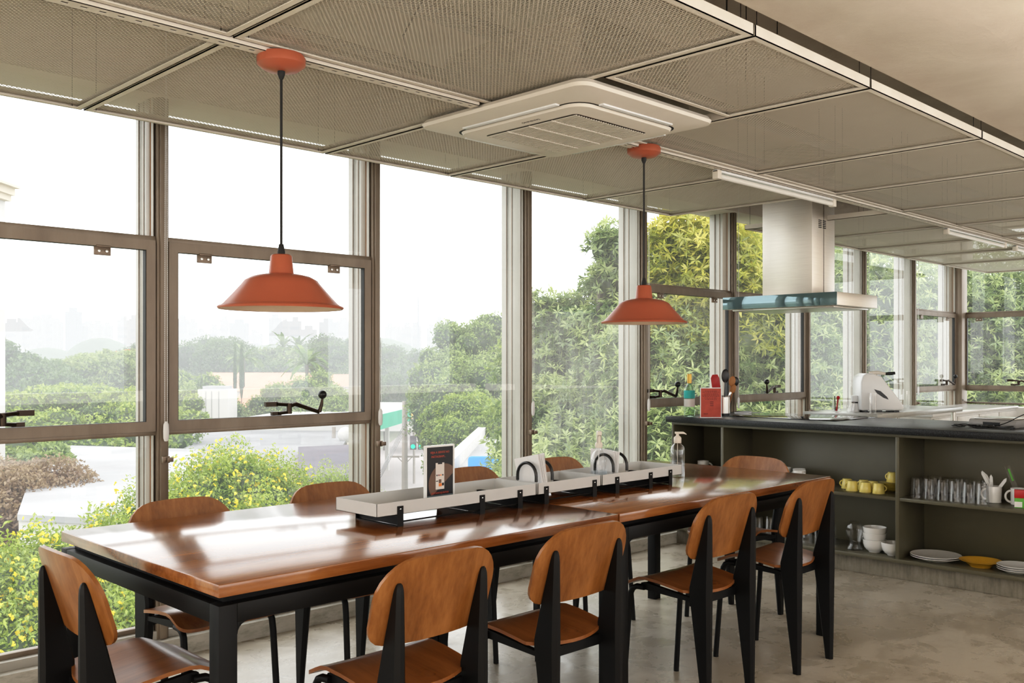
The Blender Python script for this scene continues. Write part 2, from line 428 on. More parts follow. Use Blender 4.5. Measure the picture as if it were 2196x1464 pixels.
def pane(x0, x1, y, z0, z1):
    return MB().add([(x0,y,z0),(x1,y,z0),(x1,y,z1),(x0,y,z1)], [(0,1,2,3)])
def window(n, x0, x1, kind, dirt, Mx=None, stay=None, yoff=0, zlow=.115, mull=True):
    """window in local XZ plane at y = WY; optional matrix for the far wall"""
    root = bpy.data.objects.new('window_%d' % n, None); C.objects.link(root); root['kind'] = 'structure'
    if Mx is not None: root.matrix_world = Mx
    a, b_ = x0+MW, x1-MW
    if mull:
        m = MB().box(x1-MW, x1+MW, WY-.05, WY+.0, zlow-.035, SLAB)
        m.box(x1-MW*.6, x1+MW*.6, WY-.062, WY-.05, zlow-.035, SLAB)
        m.build('mullion', M['frame'], root, bevel=.002)
        MB().box(x1-MW-.008, x1+.010, WY+.02, WY+.155, zlow-.035, SLAB).box(x1-MW-.012, x1-MW-.008, WY-.035, WY+.10, zlow, SLAB).build('outer_fin', M['alu_light'], root, bevel=.002)
        xg = x1-MW-.0125
        MB().box(xg-.002, xg, WY+.055, WY+.062, zlow, SLAB).box(xg-.002, xg, WY+.012, WY+.018, zlow, SLAB).box(xg-.006, xg, WY+.10, WY+.104, zlow, SLAB).build('fin_groove', M['hw_brown'], root, smooth=0)
        MB().box(xg-.0015, xg, WY-.012, WY-.004, zlow, SLAB).build('rust_stain', M['wood_spoon'], root, smooth=0)
        MB().box(x1-.016, x1+.016, WY-.085, WY-.062, .855, .885).box(x1+.0, x1+.026, WY-.10, WY-.085, .86, .88).build('latch', M['hw_brown'], root, bevel=.002)
    g = M[['glass','glass_dirty','glass_hazy'][dirt]]; g0 = M['glass'] if dirt < 2 else M['glass_dirty']
    if kind == 'fix':
        rect_ring(MB(), a, b_, zlow, SLAB, .018, .02, WY-.02, WY+.02).build('window_frame', M['alu_light'], root)
        zs = 1.62 if dirt == 2 else None
        if zs:
            pane(a+.014, b_-.014, WY-.003, zlow+.01, zs).build('lower_pane', g, root, smooth=0)
            pane(a+.014, b_-.014, WY-.003, zs, SLAB-.01).build('upper_pane', g0, root, smooth=0)
        else:
            pane(a+.014, b_-.014, WY-.003, zlow+.01, SLAB-.01).build('pane', g, root, smooth=0)
    else:
        fr = MB(); rect_ring(fr, a, b_, zlow, SLAB, .016, .02, WY-.01, WY+.03)
        fr.box(a, b_, WY-.035, WY+.02, ZT1-.022, ZT1).box(a, b_, WY-.035, WY+.02, ZB0, ZB0+.02)
        fr.build('window_frame', M['frame'], root, bevel=.0015)
        sf = MB(); rect_ring(sf, a+.004, b_-.004, ZB0+.018, ZT1-.020, .042, .044, WY-.045, WY-.008)
        s = sf.build('sash', M['frame'], root)
        rect_ring(MB(), a+.044, b_-.044, ZB0+.058, ZT1-.06, .005, .005, WY-.043, WY-.015).build('gasket', M['rubber'], s)
        pane(a+.046, b_-.046, WY-.030, ZB0+.060, ZT1-.062).build('sash_pane', g, s, smooth=0)
        pane(a+.014, b_-.014, WY-.003, ZT1-.01, SLAB-.01).build('upper_pane', g0, root, smooth=0)
        pane(a+.014, b_-.014, WY-.003, zlow+.01, ZB0+.01).build('lower_pane', g0 if dirt else M['glass'], root, smooth=0)
        zt = ZT0
        for xx in (x0+.20, x1-.26): bracket(root, xx, WY-.03, zt+.006)
        if stay: crank(root, x0+stay[0], WY-.045, ZB1+.002, stay[1])
    return root
STAY = {3: (.50, -1), 4: (.62, 1), 7: (.145, 1), 8: (.56, -1), 11: (.78, 1)}
for k in range(12):
    window(k+1, MX[k], MX[k+1], BAY[k], DIRT[k], stay=STAY.get(k))
# far wall windows: local x runs towards -Y
Mf = Matrix(((0,1,0,XF-WY),(-1,0,0,4.08),(0,0,1,0),(0,0,0,1)))
window(13, .0, 1.10, 'sash', 1, Mf, stay=(.62, 1), zlow=.83)
window(14, 1.10, 2.20, 'fix', 1, Mf, zlow=.83)
struct(MB().box(XF-.16, XF-.0, 4.02, 4.12, 0, SLAB).build('trim_3', M['frame'], bevel=.003))

# blind bead chains
def chain(x, y, ztop, zw, label):
    root = thing('blind_chain', label, 'blind chain', (x, y, zw), 0, 'bead chains hanging beside the windows')
    b = MB(); L = ztop-zw; n = int(L/.0085)
    for sgn in (-1, 1):
        for i in range(n):
            q = i/n; z = .035+(L-.035)*q
            d = .006*sgn*math.sin(PI*min(1, (1-q)*1.2+.02)*.5)
            dy = 0
            r = .0023
            b.add([(d-r,dy,z),(d+r,dy,z),(d,dy-r,z),(d,dy+r,z),(d,dy,z-r*1.25),(d,dy,z+r*1.25)],
                  [(0,2,4),(2,1,4),(1,3,4),(3,0,4),(2,0,5),(1,2,5),(3,1,5),(0,3,5)])
        b.tube([(.006*sgn*.98,0,.03),(.002*sgn,0,L)], .0009, 4)
    b.build('bead_chain', M['white_clean'], root, smooth=60, fix=False)
    MB().lathe([(0,-.045),(.008,-.043),(.0125,-.03),(.0135,0),(.012,.03),(.006,.042),(0,.044)], 14, (0,0,0), Matrix.Diagonal((1,.6,1,1))).build('chain_weight', M['white_clean'], root)
    return root
for k, zw, txt in ((4,.995,'first mullion from the left'),(5,1.01,'second mullion from the left'),(6,1.015,'third mullion from the left'),(7,1.0,'mullion behind the far pendant lamp'),(8,.98,'mullion behind the utensil holder'),(10,1.02,'mullion behind the white slanted machine'),(11,1.0,'mullion near the room corner')):
    chain(MX[k]-.004, WY-.090, SLAB-.02, zw, 'white bead chain with plastic weight hanging on the '+txt)

# ================================================================== CEILING GRID
ZC = 2.27
def panel(x0, x1, y0, y1, label):
    root = thing('ceiling_panel', label, 'ceiling panel', ((x0+x1)/2, (y0+y1)/2, ZC), 0, 'expanded metal panels of the suspended ceiling')
    hx, hy = (x1-x0)/2-.005, (y1-y0)/2-.005
    MB().add([(-hx,-hy,.012),(hx,-hy,.012),(hx,hy,.012),(-hx,hy,.012)], [(0,1,2,3)]).build('metal_mesh', M['mesh'], root, smooth=0, fix=False)
    f = MB(); wv = .023
    f.box(-hx,hx,-hy,-hy+.003,0,.035).box(-hx,hx,hy-.003,hy,0,.035).box(-hx,-hx+.003,-hy,hy,0,.035).box(hx-.003,hx,-hy,hy,0,.035)
    f.box(-hx,hx,-hy,-hy+wv,0,.003).box(-hx,hx,hy-wv,hy,0,.003).box(-hx,-hx+wv,-hy+wv,hy-wv,0,.003).box(hx-wv,hx,-hy+wv,hy-wv,0,.003)
    f.build('panel_frame', M['ceil_frame'], root, smooth=0)
    hw = MB()
    for sx in (-1,1):
        for sy in (-1,1):
            x, y = sx*(hx-.04), sy*(hy-.02)
            hw.tube([(x,y,.003),(x,y,SLAB-ZC)], .0012, 4)
    hw.build('hanger_wire', M['black'], root)
    return root
XC = [-2.0, -.85, .30, 1.415, 2.515, 3.29, 4.38, 5.25, 6.16, 7.09, 8.02, 8.95, 9.88, 11.1]
YW0, YW1, YR0, YR1 = 2.675, 3.79, 1.505, 2.625
ords = ['first','second','third','fourth','fifth','sixth','seventh','eighth','ninth','tenth','eleventh','twelfth','thirteenth']
for i in range(len(XC)-1):
    a, b_ = XC[i], XC[i+1]
    if i == 4:
        panel(a, b_, 3.03, YW1, 'short mesh ceiling panel between the air conditioner and the windows')
        panel(a, b_, YR0, 2.10, 'short mesh ceiling panel on the room side of the air conditioner')
        continue
    if i != 7:
        panel(a, b_, YW0, YW1, 'beige expanded mesh ceiling panel, %s from the near end in the row beside the windows' % ords[i])
    panel(a, b_, YR0, YR1, 'beige expanded mesh ceiling panel, %s from the near end in the row away from the windows' % ords[i])
# perforated rail
def rail(x0, x1, label):
    root = thing('perforated_rail', label, 'rail', ((x0+x1)/2, 2.65, ZC), 0, 'perforated rails under the ceiling seam')
    hx = (x1-x0)/2; w_ = .025
    b = MB(); n = int((x1-x0)/.05); p = (x1-x0)/n
    # bottom web with elongated holes, modelled as real openings
    for k in range(n):
        xs = -hx+k*p; a0, a1 = xs+p*.30, xs+p*.70
        b.box(xs, a0, -w_, w_, -.012, -.010).box(a1, xs+p, -w_, w_, -.012, -.010)
        b.box(a0, a1, -w_, -.006, -.012, -.010).box(a0, a1, .006, w_, -.012, -.010)
    b.box(-hx, hx, -w_, -w_+.002, -.012, .03).box(-hx, hx, w_-.002, w_, -.012, .03)
    b.build('rail_channel', M['ceil_frame'], root, smooth=0)
    MB().box(-hx, hx, -w_+.002, w_-.002, .018, .02).build('inner_strip', M['rubber'], root, smooth=0)
rail(-2.0, 2.43, 'long cream perforated metal rail above the near half of the table')
rail(3.26, 11.1, 'long cream perforated metal rail running past the hood to the far windows')

def led_tube(x0, L, y, label):
    root = thing('tube_light', label, 'tube light', (x0, y, ZC-.014), 0, 'linear tube lights under the rail')
    MB().box(0, L, -.014, .014, -.012, -.001).build('fixture_body', M['white_clean'], root, bevel=.002)
    MB().tube([(.035,0,-.030),(L-.035,0,-.030)], .0135, 14).build('light_tube', M['tube'], root)
    for xx in (.0, L-.035):
        e = MB().box(xx, xx+.035, -.017, .017, -.046, -.002).build('end_cap', M['white_plastic'], root, bevel=.003)
led_tube(-.62, 1.26, 2.66, 'white tube light at the near end of the rail, top left corner')
led_tube(4.06, 1.25, 2.66, 'white tube light on the rail just before the hood')
led_tube(7.0, 1.22, 2.66, 'white tube light on the rail beyond the hood')
led_tube(8.45, 1.22, 2.66, 'white tube light farthest along the rail')

# ducts and conduits above the grid and at the right
du = thing('air_duct', 'galvanised metal duct running along the ceiling at the top right', 'duct', (0,0,0))
MB().box(1.0, 9, .42, .80, 2.345, 2.50).build('duct_body', M['steel'], du, bevel=.004)
MB().box(1.0, 9, .80, .83, 2.330, 2.345).box(1.0, 9, .50, .53, 2.33, 2.345).build('duct_flange', M['chrome'], du, bevel=.002)
for y, r_, z, lab in ((3.45,.05,2.62,'grey insulated pipe above the mesh near the windows'),(3.15,.02,2.55,'thin conduit above the mesh panels'),(2.9,.035,2.68,'pipe above the mesh beside the rail')):
    tag(MB().tube([(-3,y,z),(10.9,y,z)], r_, 12).build('pipe', M['alu_light']), lab, 'pipe', 'services above the ceiling mesh')
# short cables dangling onto the mesh
def wire(pts, label, r=.003):
    return tag(MB().tube(pts, r, 6).build('hanging_cable', M['black']), label, 'cable', 'loose cables above the ceiling mesh')
wire([(2.0,2.35,2.78),(2.02,2.37,2.6),(2.0,2.42,2.5),(1.97,2.5,2.38),(2.02,2.55,2.33),(2.12,2.58,2.30)], 'black cable curling onto the mesh left of the air conditioner')
random.seed(3)
for i in range(9):
    x = 1.7+i*.16+random.uniform(-.03,.03); y = 1.62+random.uniform(-.05,.25)
    wire([(x,y,2.78),(x+.004,y,2.5),(x,y,2.30)], 'thin black suspension cable hanging from the slab behind the mesh', .0017)

# ------------------------------------------------------------------ air conditioner cassette
ac = thing('air_conditioner', 'white square cassette air conditioner set in the mesh ceiling', 'air conditioner', (2.845, 2.565, ZC-.028))
def rrect(hx, hy, r, n=6):
    p = []
    for cx, cy, a0 in ((hx-r,hy-r,0),(-hx+r,hy-r,90),(-hx+r,-hy+r,180),(hx-r,-hy+r,270)):
        for k in range(n+1):
            a = R(a0+90*k/n); p.append((cx+r*math.cos(a), cy+r*math.sin(a)))
    return p
def rr_ring(z, hx, hy, r): return [(x,y,z) for x,y in rrect(hx,hy,r)]
MB().ring_loft([rr_ring(.026,.395,.435,.05), rr_ring(.012,.405,.445,.055), rr_ring(.0,.400,.44,.055), rr_ring(-.018,.335,.375,.09)]).build('cover_panel', M['white_plastic'], ac, bevel=0)
MB().ring_loft([rr_ring(-.0185,.305,.345,.075), rr_ring(-.0195,.303,.343,.075)]).build('shadow_gap', M['rubber'], ac)
MB().ring_loft([rr_ring(-.019,.297,.337,.07), rr_ring(-.030,.292,.332,.07), rr_ring(-.032,.286,.326,.066)]).build('inner_panel', M['white_plastic'], ac)
for (x0,x1,y0,y1) in ((-.332,-.308,-.25,.25),(.308,.332,-.25,.25),(-.21,.21,-.372,-.348),(-.21,.21,.348,.372)):
    MB().box(x0,x1,y0,y1,-.024,-.016).build('air_louver', M['white_clean'], ac, bevel=.003)
g = MB().ring_loft([rr_ring(-.0325,.215,.245,.02), rr_ring(-.0335,.213,.243,.02)]).build('intake_recess', M['dark_metal'], ac)
sl = MB()
for k in range(30):
    x = -.205+k*.0141; sl.box(x, x+.0058, -.238, .238, -.0365, -.0338)
for k in range(1,4): sl.box(-.208,.208,-.238+k*.119-.004,-.238+k*.119+.004,-.0385,-.0335)
sl.build('intake_grille', M['white_plastic'], ac, smooth=0)
MB().ring_loft([[(x*1,y,.03) for x,y in rrect(.36,.40,.12,2)], [(x,y,.27) for x,y in rrect(.36,.40,.12,2)]]).build('unit_body', M['steel'], ac)
text_mesh('brand_lettering', 'SAMSUNG', .020, M['text_grey'], ac, (-.258, -.05, -.0325), (PI, 0, PI/2))

# ================================================================== PENDANT LAMPS
pl = thing('pendant_lamp', 'terracotta metal pendant lamp over the near table, larger in view', 'lamp', (1.602, 2.65, 1.47), 0, 'terracotta pendant lamps')
MB().lathe([(0,.795),(.070,.795),(.076,.785),(.075,.765),(.055,.750),(.02,.745),(0,.745)], 36).build('ceiling_canopy', M['terracotta'], pl)
MB().tube([(0,0,.19),(0,0,.75)], .0042, 8).lathe([(0,.755),(.011,.755),(.012,.735),(.006,.72),(0,.72)], 12).lathe([(0,.20),(.007,.20),(.012,.175),(.012,.16),(0,.16)], 12).build('cord', M['cord'], pl)
prof_o = [(.0,.167),(.028,.167),(.033,.162),(.0385,.110),(.041,.106),(.060,.104),(.090,.097),(.112,.085),(.122,.072),(.150,.040),(.176,.012),(.184,.006),(.192,.004),(.195,.0),(.192,-.005),(.186,-.004)]
MB().lathe(prof_o, 56).build('lamp_shade', M['terracotta'], pl, smooth=50)
prof_i = [(.186,-.004),(.178,.004),(.148,.034),(.118,.068),(.106,.080),(.06,.098),(.0,.100)]
MB().lathe(prof_i, 56).build('shade_lining', M['cream_inner'], pl, smooth=50)
MB().ball((0,0,.055), .03, 16, (1,1,1.15)).lathe([(0,.1),(.014,.1),(.014,.078),(0,.078)], 12).build('bulb', M['white_clean'], pl)
dup(pl, (3.469, 2.65, 1.478), 0, 'terracotta metal pendant lamp over the far table, beyond the air conditioner')

# ================================================================== TABLES
def table(x0, x1, label):
    root = thing('dining_table', label, 'table', (x0, 2.155, 0), 0, 'long wooden tables pushed end to end')
    L = x1-x0; Wd = 1.045
    MB().box(0, L, 0, Wd, .722, .755).build('table_top', M['table_wood'], root, bevel=.003, seg=2)
    f = MB(); z0, z1 = .655, .702; t_ = .05
    f.box(t_, L-t_, 0, t_*.8, z0, z1).box(t_, L-t_, Wd-t_*.8, Wd, z0, z1).box(0, t_*.8, t_, Wd-t_, z0, z1).box(L-t_*.8, L, t_, Wd-t_, z0, z1)
    for sx, xx in ((1,t_),(-1,L-t_)):
        for sy, yy in ((1,0),(-1,Wd-.04)):
            r = .03; f.prism([(xx, z0)]+[(xx+sx*(r-r*math.cos(a)) if 0 else xx+sx*r*(1-math.sin(a)), z0-r*(1-math.cos(a))) for a in [PI/2*k/5 for k in range(6)]], yy, yy+.04, 'y')
    f.build('frame', M['black'], root, bevel=.0015)
    MB().box(.03, L-.03, .035, Wd-.035, .702, .722).build('spacer_board', M['black'], root)
    for i, (x, y) in enumerate(((0,0),(L-t_,0),(L-t_,Wd-t_),(0,Wd-t_))):
        MB().box(x, x+t_, y, y+t_, 0, z1).build('leg', M['black'], root, bevel=.002)
    return root
table(1.13, 2.672, 'glossy wooden dining table nearest the camera with black steel frame')
table(2.680, 4.272, 'glossy wooden dining table farther away, its end towards the green counter')

# ================================================================== CHAIRS
def backrest_mb():
    b = MB(); nx, nz = 18, 12; th = .011
    hw, zb, ztop = .208, .560, .797
    front = []; back = []
    def outline(u, v):
        # u,v in -1..1 / 0..1 -> rounded shield shape; superellipse style mapping
        x = u*hw
        top = ztop-.012*(u*u)-.0
        # top corners large radius, bottom corners small radius
        rt, rb = .105, .052
        ax = abs(x)
        zt = top
        if ax > hw-rt: d = (ax-(hw-rt)); zt = top-(rt-math.sqrt(max(rt*rt-d*d, 0)))*.92
        zl = zb+.004-.006*(1-u*u)
        if ax > hw-rb: d = (ax-(hw-rb)); zl = zb+.004+(rb-math.sqrt(max(rb*rb-d*d, 0)))
        z = zl+(zt-zl)*v
        return x, z
    us = [math.sin(PI/2*(-1+2*i/nx)) for i in range(nx+1)]
    def surf(x, z, off):
        y = .012+.30*(.735-z)+.55*(x*x-.146**2)
        n = Vector((-1.1*x, 1, .30)).normalized()
        return Vector((x, y, z))+n*off
    F = []; B = []
    for u in us:
        F.append([surf(*outline(u, j/nz), th+.001) for j in range(nz+1)])
        B.append([surf(*outline(u, j/nz), .001) for j in range(nz+1)])
    vs = []; fs = []
    W = nz+1
    for col in F: vs += col
    o = len(vs)
    for col in B: vs += col
    for i in range(nx):
        for j in range(nz):
            a = i*W+j; fs.append((a, a+W, a+W+1, a+1)); c = o+a; fs.append((c, c+1, c+W+1, c+W))
    for i in range(nx):
        for j in (0, nz):
            a = i*W+j; fs.append((a, o+a, o+a+W, a+W) if j == 0 else (a, a+W, o+a+W, o+a))
    for j in range(nz):
        for i in (0, nx):
            a = i*W+j; fs.append((a, a+1, o+a+1, o+a) if i == 0 else (a, o+a, o+a+1, a+1))
    b.add(vs, fs); return b
def seat_mb():
    b = MB(); th = .011
    # half outline: list of (halfwidth) per y
    ys = [.0553,.0565,.059,.063,.069,.077,.087,.097,.106,.118,.16,.22,.28,.31,.335,.355,.37,.382,.391,.397,.400]
    def hw(y):
        if y < .1055: return .178*math.sqrt((y-.055)/.0505)
        base = .180+.010*(y-.1)/.3
        if y < .125: base -= .002*(1-(y-.106)/.019)**2
        r = .05
        if y > .40-r:
            d = y-(.40-r); base -= r-math.sqrt(max(r*r-d*d, 0))
        return base
    def zz(x, y):
        z = .430+.033*min(1, (y-.01)/.26)
        if y > .29:
            q = (y-.29)/.11; z -= .034*q*q*(3-2*q)*1.0
        z += .25*(x*x)*max(0, 1-abs(y-.2)/.25)
        return z
    nx = 12; vs = []; W = nx+1
    for y in ys:
        h = max(hw(y), .02)
        for i in range(nx+1):
            x = h*(-1+2*i/nx); vs.append((x, y, zz(x,y)))
    o = len(vs); vs += [(v[0], v[1], v[2]-th) for v in vs[:]]
    fs = []
    n = len(ys)
    for k in range(n-1):
        for i in range(nx):
            a = k*W+i; fs.append((a, a+1, a+W+1, a+W)); c = o+a; fs.append((c, c+W, c+W+1, c+1))
    for i in range(nx): a = i; fs.append((a, o+a, o+a+1, a+1)); a = (n-1)*W+i; fs.append((a, a+1, o+a+1, o+a))
    for k in range(n-1):
        a = k*W; fs.append((a, a+W, o+a+W, o+a)); a = k*W+nx; fs.append((a, o+a, o+a+W, a+W))
    b.add(vs, fs); return b
def rear_leg_mb(s):
    """folded-steel blade: vertical rear edge, widest at the seat, tapering to foot and tip"""
    b = MB(); rings = []
    def ring(z, y0, d, t_):
        c = t_*.32; x = s*.146
        return [(x-t_/2+c,y0,z),(x+t_/2-c,y0,z),(x+t_/2,y0+c,z),(x+t_/2*.9,y0+d-c*.6,z),(x+t_/2*.35,y0+d,z),(x-t_/2*.35,y0+d,z),(x-t_/2*.9,y0+d-c*.6,z),(x-t_/2,y0+c,z)]
    for z, y0, d, t_ in ((0,.006,.032,.024),(.1,.004,.046,.028),(.43,0,.094,.038),(.455,0,.094,.038),(.56,0,.068,.034),(.70,.0,.030,.026),(.717,.001,.026,.023),(.728,.004,.018,.017),(.733,.008,.008,.009)):
        rings.append(ring(z, y0, d, t_))
    return b.ring_loft(rings)
def front_leg_mb(s):
    x = s*.165
    return MB().tube([(x-.004*s,.30,.422),(x-.001*s,.335,.421),(x,.352,.413),(x+.001*s,.362,.396),(x+.002*s,.368,.36),(x+.008*s,.395,.012),(x+.008*s,.395,.0)], .0115, 10)
def make_chair(label, loc, rz):
    root = thing('dining_chair', label, 'chair', loc, rz, 'bent plywood dining chairs around the tables')
    backrest_mb().build('backrest', M['chair_wood'], root, smooth=35, bevel=0)
    seat_mb().build('seat', M['seat_wood'], root, smooth=35)
    for s in (-1, 1):
        rear_leg_mb(s).build('leg', M['black'], root, smooth=30)
        front_leg_mb(s).build('leg', M['black'], root, smooth=50)
    f = MB()
    for s in (-1, 1):
        x = s*.148; f.prism([(.085,.402),(.085,.417),(.30,.440),(.32,.436),(.32,.414),(.30,.412)], x-.009, x+.009, 'x')
    f.tube([(-.16,.315,.425),(.16,.315,.425)], .010, 8).box(-.155,.155,.075,.092,.385,.416)
    f.build('seat_frame', M['black'], root, smooth=40)
    for s in (-1,1):
        for z in (.60,.67):
            MB().lathe([(0,.0),(.005,.0),(.004,.002),(0,.003)], 8, (0,0,0), Matrix.Translation((s*.146, .012+.30*(.735-z)+.0125, z)) @ Matrix.Rotation(-PI/2, 4, 'X')).build('screw', M['steel'], root)
    return root
ch = make_chair('plywood chair at the near short end of the table, bottom left, facing down the table', (.930, 2.655, 0), -PI/2)
for x, y, rz, lab in (
    (1.658, 1.922, 0, 'plywood chair seen from behind, first on the near long side, bottom centre'),
    (2.253, 1.924, R(-1), 'plywood chair seen from behind, second on the near side where the tables meet'),
    (3.137, 1.972, R(-1), 'plywood chair seen from behind, third on the near side, beside the far table'),
    (3.783, 1.965, R(1), 'plywood chair on the near side at the far table corner, closest to the shelves'),
    (1.585, 3.335, PI+R(2), 'plywood chair on the window side, leftmost, behind the near table'),
    (2.235, 3.335, PI, 'plywood chair on the window side, second from the left, behind the tray'),
    (3.020, 3.365, PI, 'plywood chair on the window side partly hidden by the black table sign'),
    (3.660, 3.385, PI-R(2), 'plywood chair on the window side behind the white napkins'),
    (4.46, 2.66, PI/2, 'honey coloured plywood chair at the far table end, before the shelves')):
    dup(ch, (x, y, 0), rz, lab)

# ================================================================== TRAYS ON THE TABLE
def tray(x0, x1, brackets, label):
    root = thing('table_tray', label, 'tray', ((x0+x1)/2, 2.615, .755), 0, 'long metal condiment trays along the tables')
    hx = (x1-x0)/2; hy = .115; z0, z1 = .040, .083; t_ = .0015
    b = MB()
    b.box(-hx, hx, -hy, hy, z0, z0+t_).box(-hx, hx, -hy, -hy+t_, z0, z1).box(-hx, hx, hy-t_, hy, z0, z1)
    b.box(-hx, -hx+t_, -hy, hy, z0, z1).box(hx-t_, hx, -hy, hy, z0, z1)
    b.build('tray_box', M['tray_paint'], root, smooth=0)
    cx = (x0+x1)/2
    for q in brackets:
        x = q-cx
        k = MB().box(x-.0015, x+.0015, -.113, .113, .004, z0)
        k.box(x-.012, x+.012, -hy-.0035, -hy-.0005, .0, z0+.028).box(x-.012, x+.012, hy+.0005, hy+.0035, .0, z0+.028)
        k.box(x-.012, x+.0, -.113, .113, 0, .003).box(x-.012, x+.012, -.113, .113, z0-.003, z0)
        k.box(x-.010, x+.010, -.11, .11, z0+.0016, z0+.008)
        k.build('bracket', M['black'], root, smooth=0)
        MB().lathe([(0,0),(.003,0),(.002,.0015),(0,.002)], 8, (0,0,0), Matrix.Translation((x,-hy-.0036,z0+.018)) @ Matrix.Rotation(PI/2,4,'X')).build('screw', M['chrome'], root)
    return root
def tray_rail(x0, x1, label):
    tag(MB().tube([(x0,2.505,.770),(x1,2.505,.770)], .003, 6).build('support_rod', M['black']), label, 'rod', 'thin black rods joining the tray brackets')
tray(1.862, 2.606, (1.957, 2.327, 2.519), 'pale metal tray nearest the camera, holding the black sign')
tray(2.618, 2.984, (2.662, 2.946), 'pale metal tray in the middle of the three, holding folded napkins')
tray(2.996, 3.548, (3.09, 3.318, 3.461), 'pale metal tray at the far end of the three, holding the spray bottle')
tray_rail(1.957, 2.519, 'thin black rod under the tray nearest the camera')
tray_rail(2.662, 2.946, 'thin black rod under the middle tray')
tray_rail(3.09, 3.461, 'thin black rod under the far tray')

def arch(b, x, yc, w_, z0, ztop, r):
    pts = [(x, yc-w_/2, z0), (x, yc-w_/2, ztop-w_/2)]
    for k in range(1, 12): a = PI-PI*k/12; pts.append((x, yc+w_/2*math.cos(a), ztop-w_/2+w_/2*math.sin(a)))
    pts += [(x, yc+w_/2, ztop-w_/2), (x, yc+w_/2, z0)]
    return b.tube(pts, r, 10)
def napkin_holder(xc, label):
    root = thing('napkin_holder', label, 'napkin holder', (xc, 2.565, .7965), 0, 'arched napkin holders in the trays')
    for x in (-.045, .045):
        arch(MB(), x, 0, .10, .045, .115, .0062).build('rubber_grip', M['black_plastic'], root)
        MB().tube([(x,-.05,0),(x,-.05,.046)], .0042, 8).tube([(x,.05,0),(x,.05,.046)], .0042, 8).build('steel_rod', M['chrome'], root)
    MB().box(-.05,.05,-.055,.055,0,.002).build('base_plate', M['chrome'], root)
    return root
napkin_holder(2.668, 'black arched napkin holder in the middle tray around a tilted napkin stack')
napkin_holder(3.13, 'black arched napkin holder beside the spray bottle in the far tray')
def napkins(loc, rx, rz, label, h=.13):
    root = thing('napkin_stack', label, 'napkins', loc, rz, 'folded white paper napkins')
    b = MB(); rnd = random.Random(int(loc[0]*100))
    for i in range(9):
        y = (i-4)*.0032; dz = rnd.uniform(-.003,.003); dx = rnd.uniform(-.003,.003)
        Mt = Matrix.Rotation(rx+rnd.uniform(-.012,.012),4,'Y')
        vs = []
        for j in range(5):
            for k in range(5):
                x = -.065+.13*j/4+dx; z = .006+h*k/4+dz*(k/4)
                vs.append(Mt @ Vector((x, y+.004*math.sin(j*1.4+i)+(.004*(i-4)/4)*(k/4)**2, z)))
        fs = [(j*5+k,(j+1)*5+k,(j+1)*5+k+1,j*5+k+1) for j in range(4) for k in range(4)]
        b.add(vs, fs)
    o = b.build('napkin', M['paper'], root, smooth=0, fix=False)
    m = o.modifiers.new('t', 'SOLIDIFY'); m.thickness = .002
    return root
napkins((2.665, 2.565, .803), .20, R(90), 'tilted stack of white paper napkins in the middle tray', .125)
napkins((3.13, 2.60, .803), -.06, R(90), 'drooping stack of white paper napkins beside the spray bottle', .115)

# black sign in a white frame
sg = thing('table_sign', 'black upright menu sign in a white frame standing in the near tray', 'sign', (2.212, 2.60, .7975))
b = MB(); w_, h_ = .0675, .205
rect_ring(b, -w_, w_, 0, h_, .006, .006, -.006, .006); b.build('sign_frame', M['white_clean'], sg)
MB().box(-w_+.005, w_-.005, -.003, .003, .005, h_-.005).build('poster', M['poster_black'], sg, smooth=0)
pc = MB(); pts = []
for k in range(25):
    a = R(30+k*8.0); x = .020+.072*math.cos(a); z = .066+.072*math.sin(a)
    pts.append((max(-w_+.006, min(w_-.006, x)), max(.028, min(h_-.05, z))))
pc.prism(pts, -.0036, -.003, 'y'); pc.build('brown_disc_print', M['poster_brown'], sg, smooth=0)
MB().box(-w_+.006, w_-.006, -.0034, -.003, .006, .028).build('lower_band_print', M['poster_teal'], sg, smooth=0)
MB().box(-.020, .020, -.0042, -.0036, .048, .142).build('phone_print', M['phone_white'], sg, smooth=0)
MB().box(-.010, .010, -.0046, -.0042, .137, .142).build('phone_notch_print', M['poster_black'], sg, smooth=0)
for i, (x, mm) in enumerate(((-.014,'poster_black'),(-.005,'dark_text'),(.004,'orange_p'),(.013,'poster_black'))):
    MB().lathe([(0,0),(.0032,0),(0,.0001)], 10, (0,0,0), Matrix.Translation((x,-.0043,.098)) @ Matrix.Rotation(PI/2,4,'X')).build('app_icon_print', M[mm], sg)
for (x0,x1,z0,z1,mm) in ((-.006,.006,.070,.083,'poster_brown'),(-.006,.008,.058,.069,'orange_p'),(.009,.018,.060,.070,'poster_black'),(-.019,-.008,.076,.079,'poster_black')):
    MB().box(x0,x1,-.0046,-.0042,z0,z1).build('photo_print', M[mm], sg, smooth=0)
text_mesh('headline_text', 'VEJA A GENTE NO', .0108, M['poster_red'], sg, (0,-.0034,.176), (PI/2,0,0))
text_mesh('headline_text', 'INSTAGRAM...', .0108, M['poster_red'], sg, (-.006,-.0034,.161), (PI/2,0,0))
text_mesh('footer_text', '#ESTAMOSJUNTOS', .0095, M['poster_red'], sg, (0,-.0042,.032), (PI/2,0,0))
text_mesh('footer_text', 'SIGA AS NOSSAS REDES SOCIAIS', .0060, M['poster_red'], sg, (0,-.0040,.016), (PI/2,0,0))

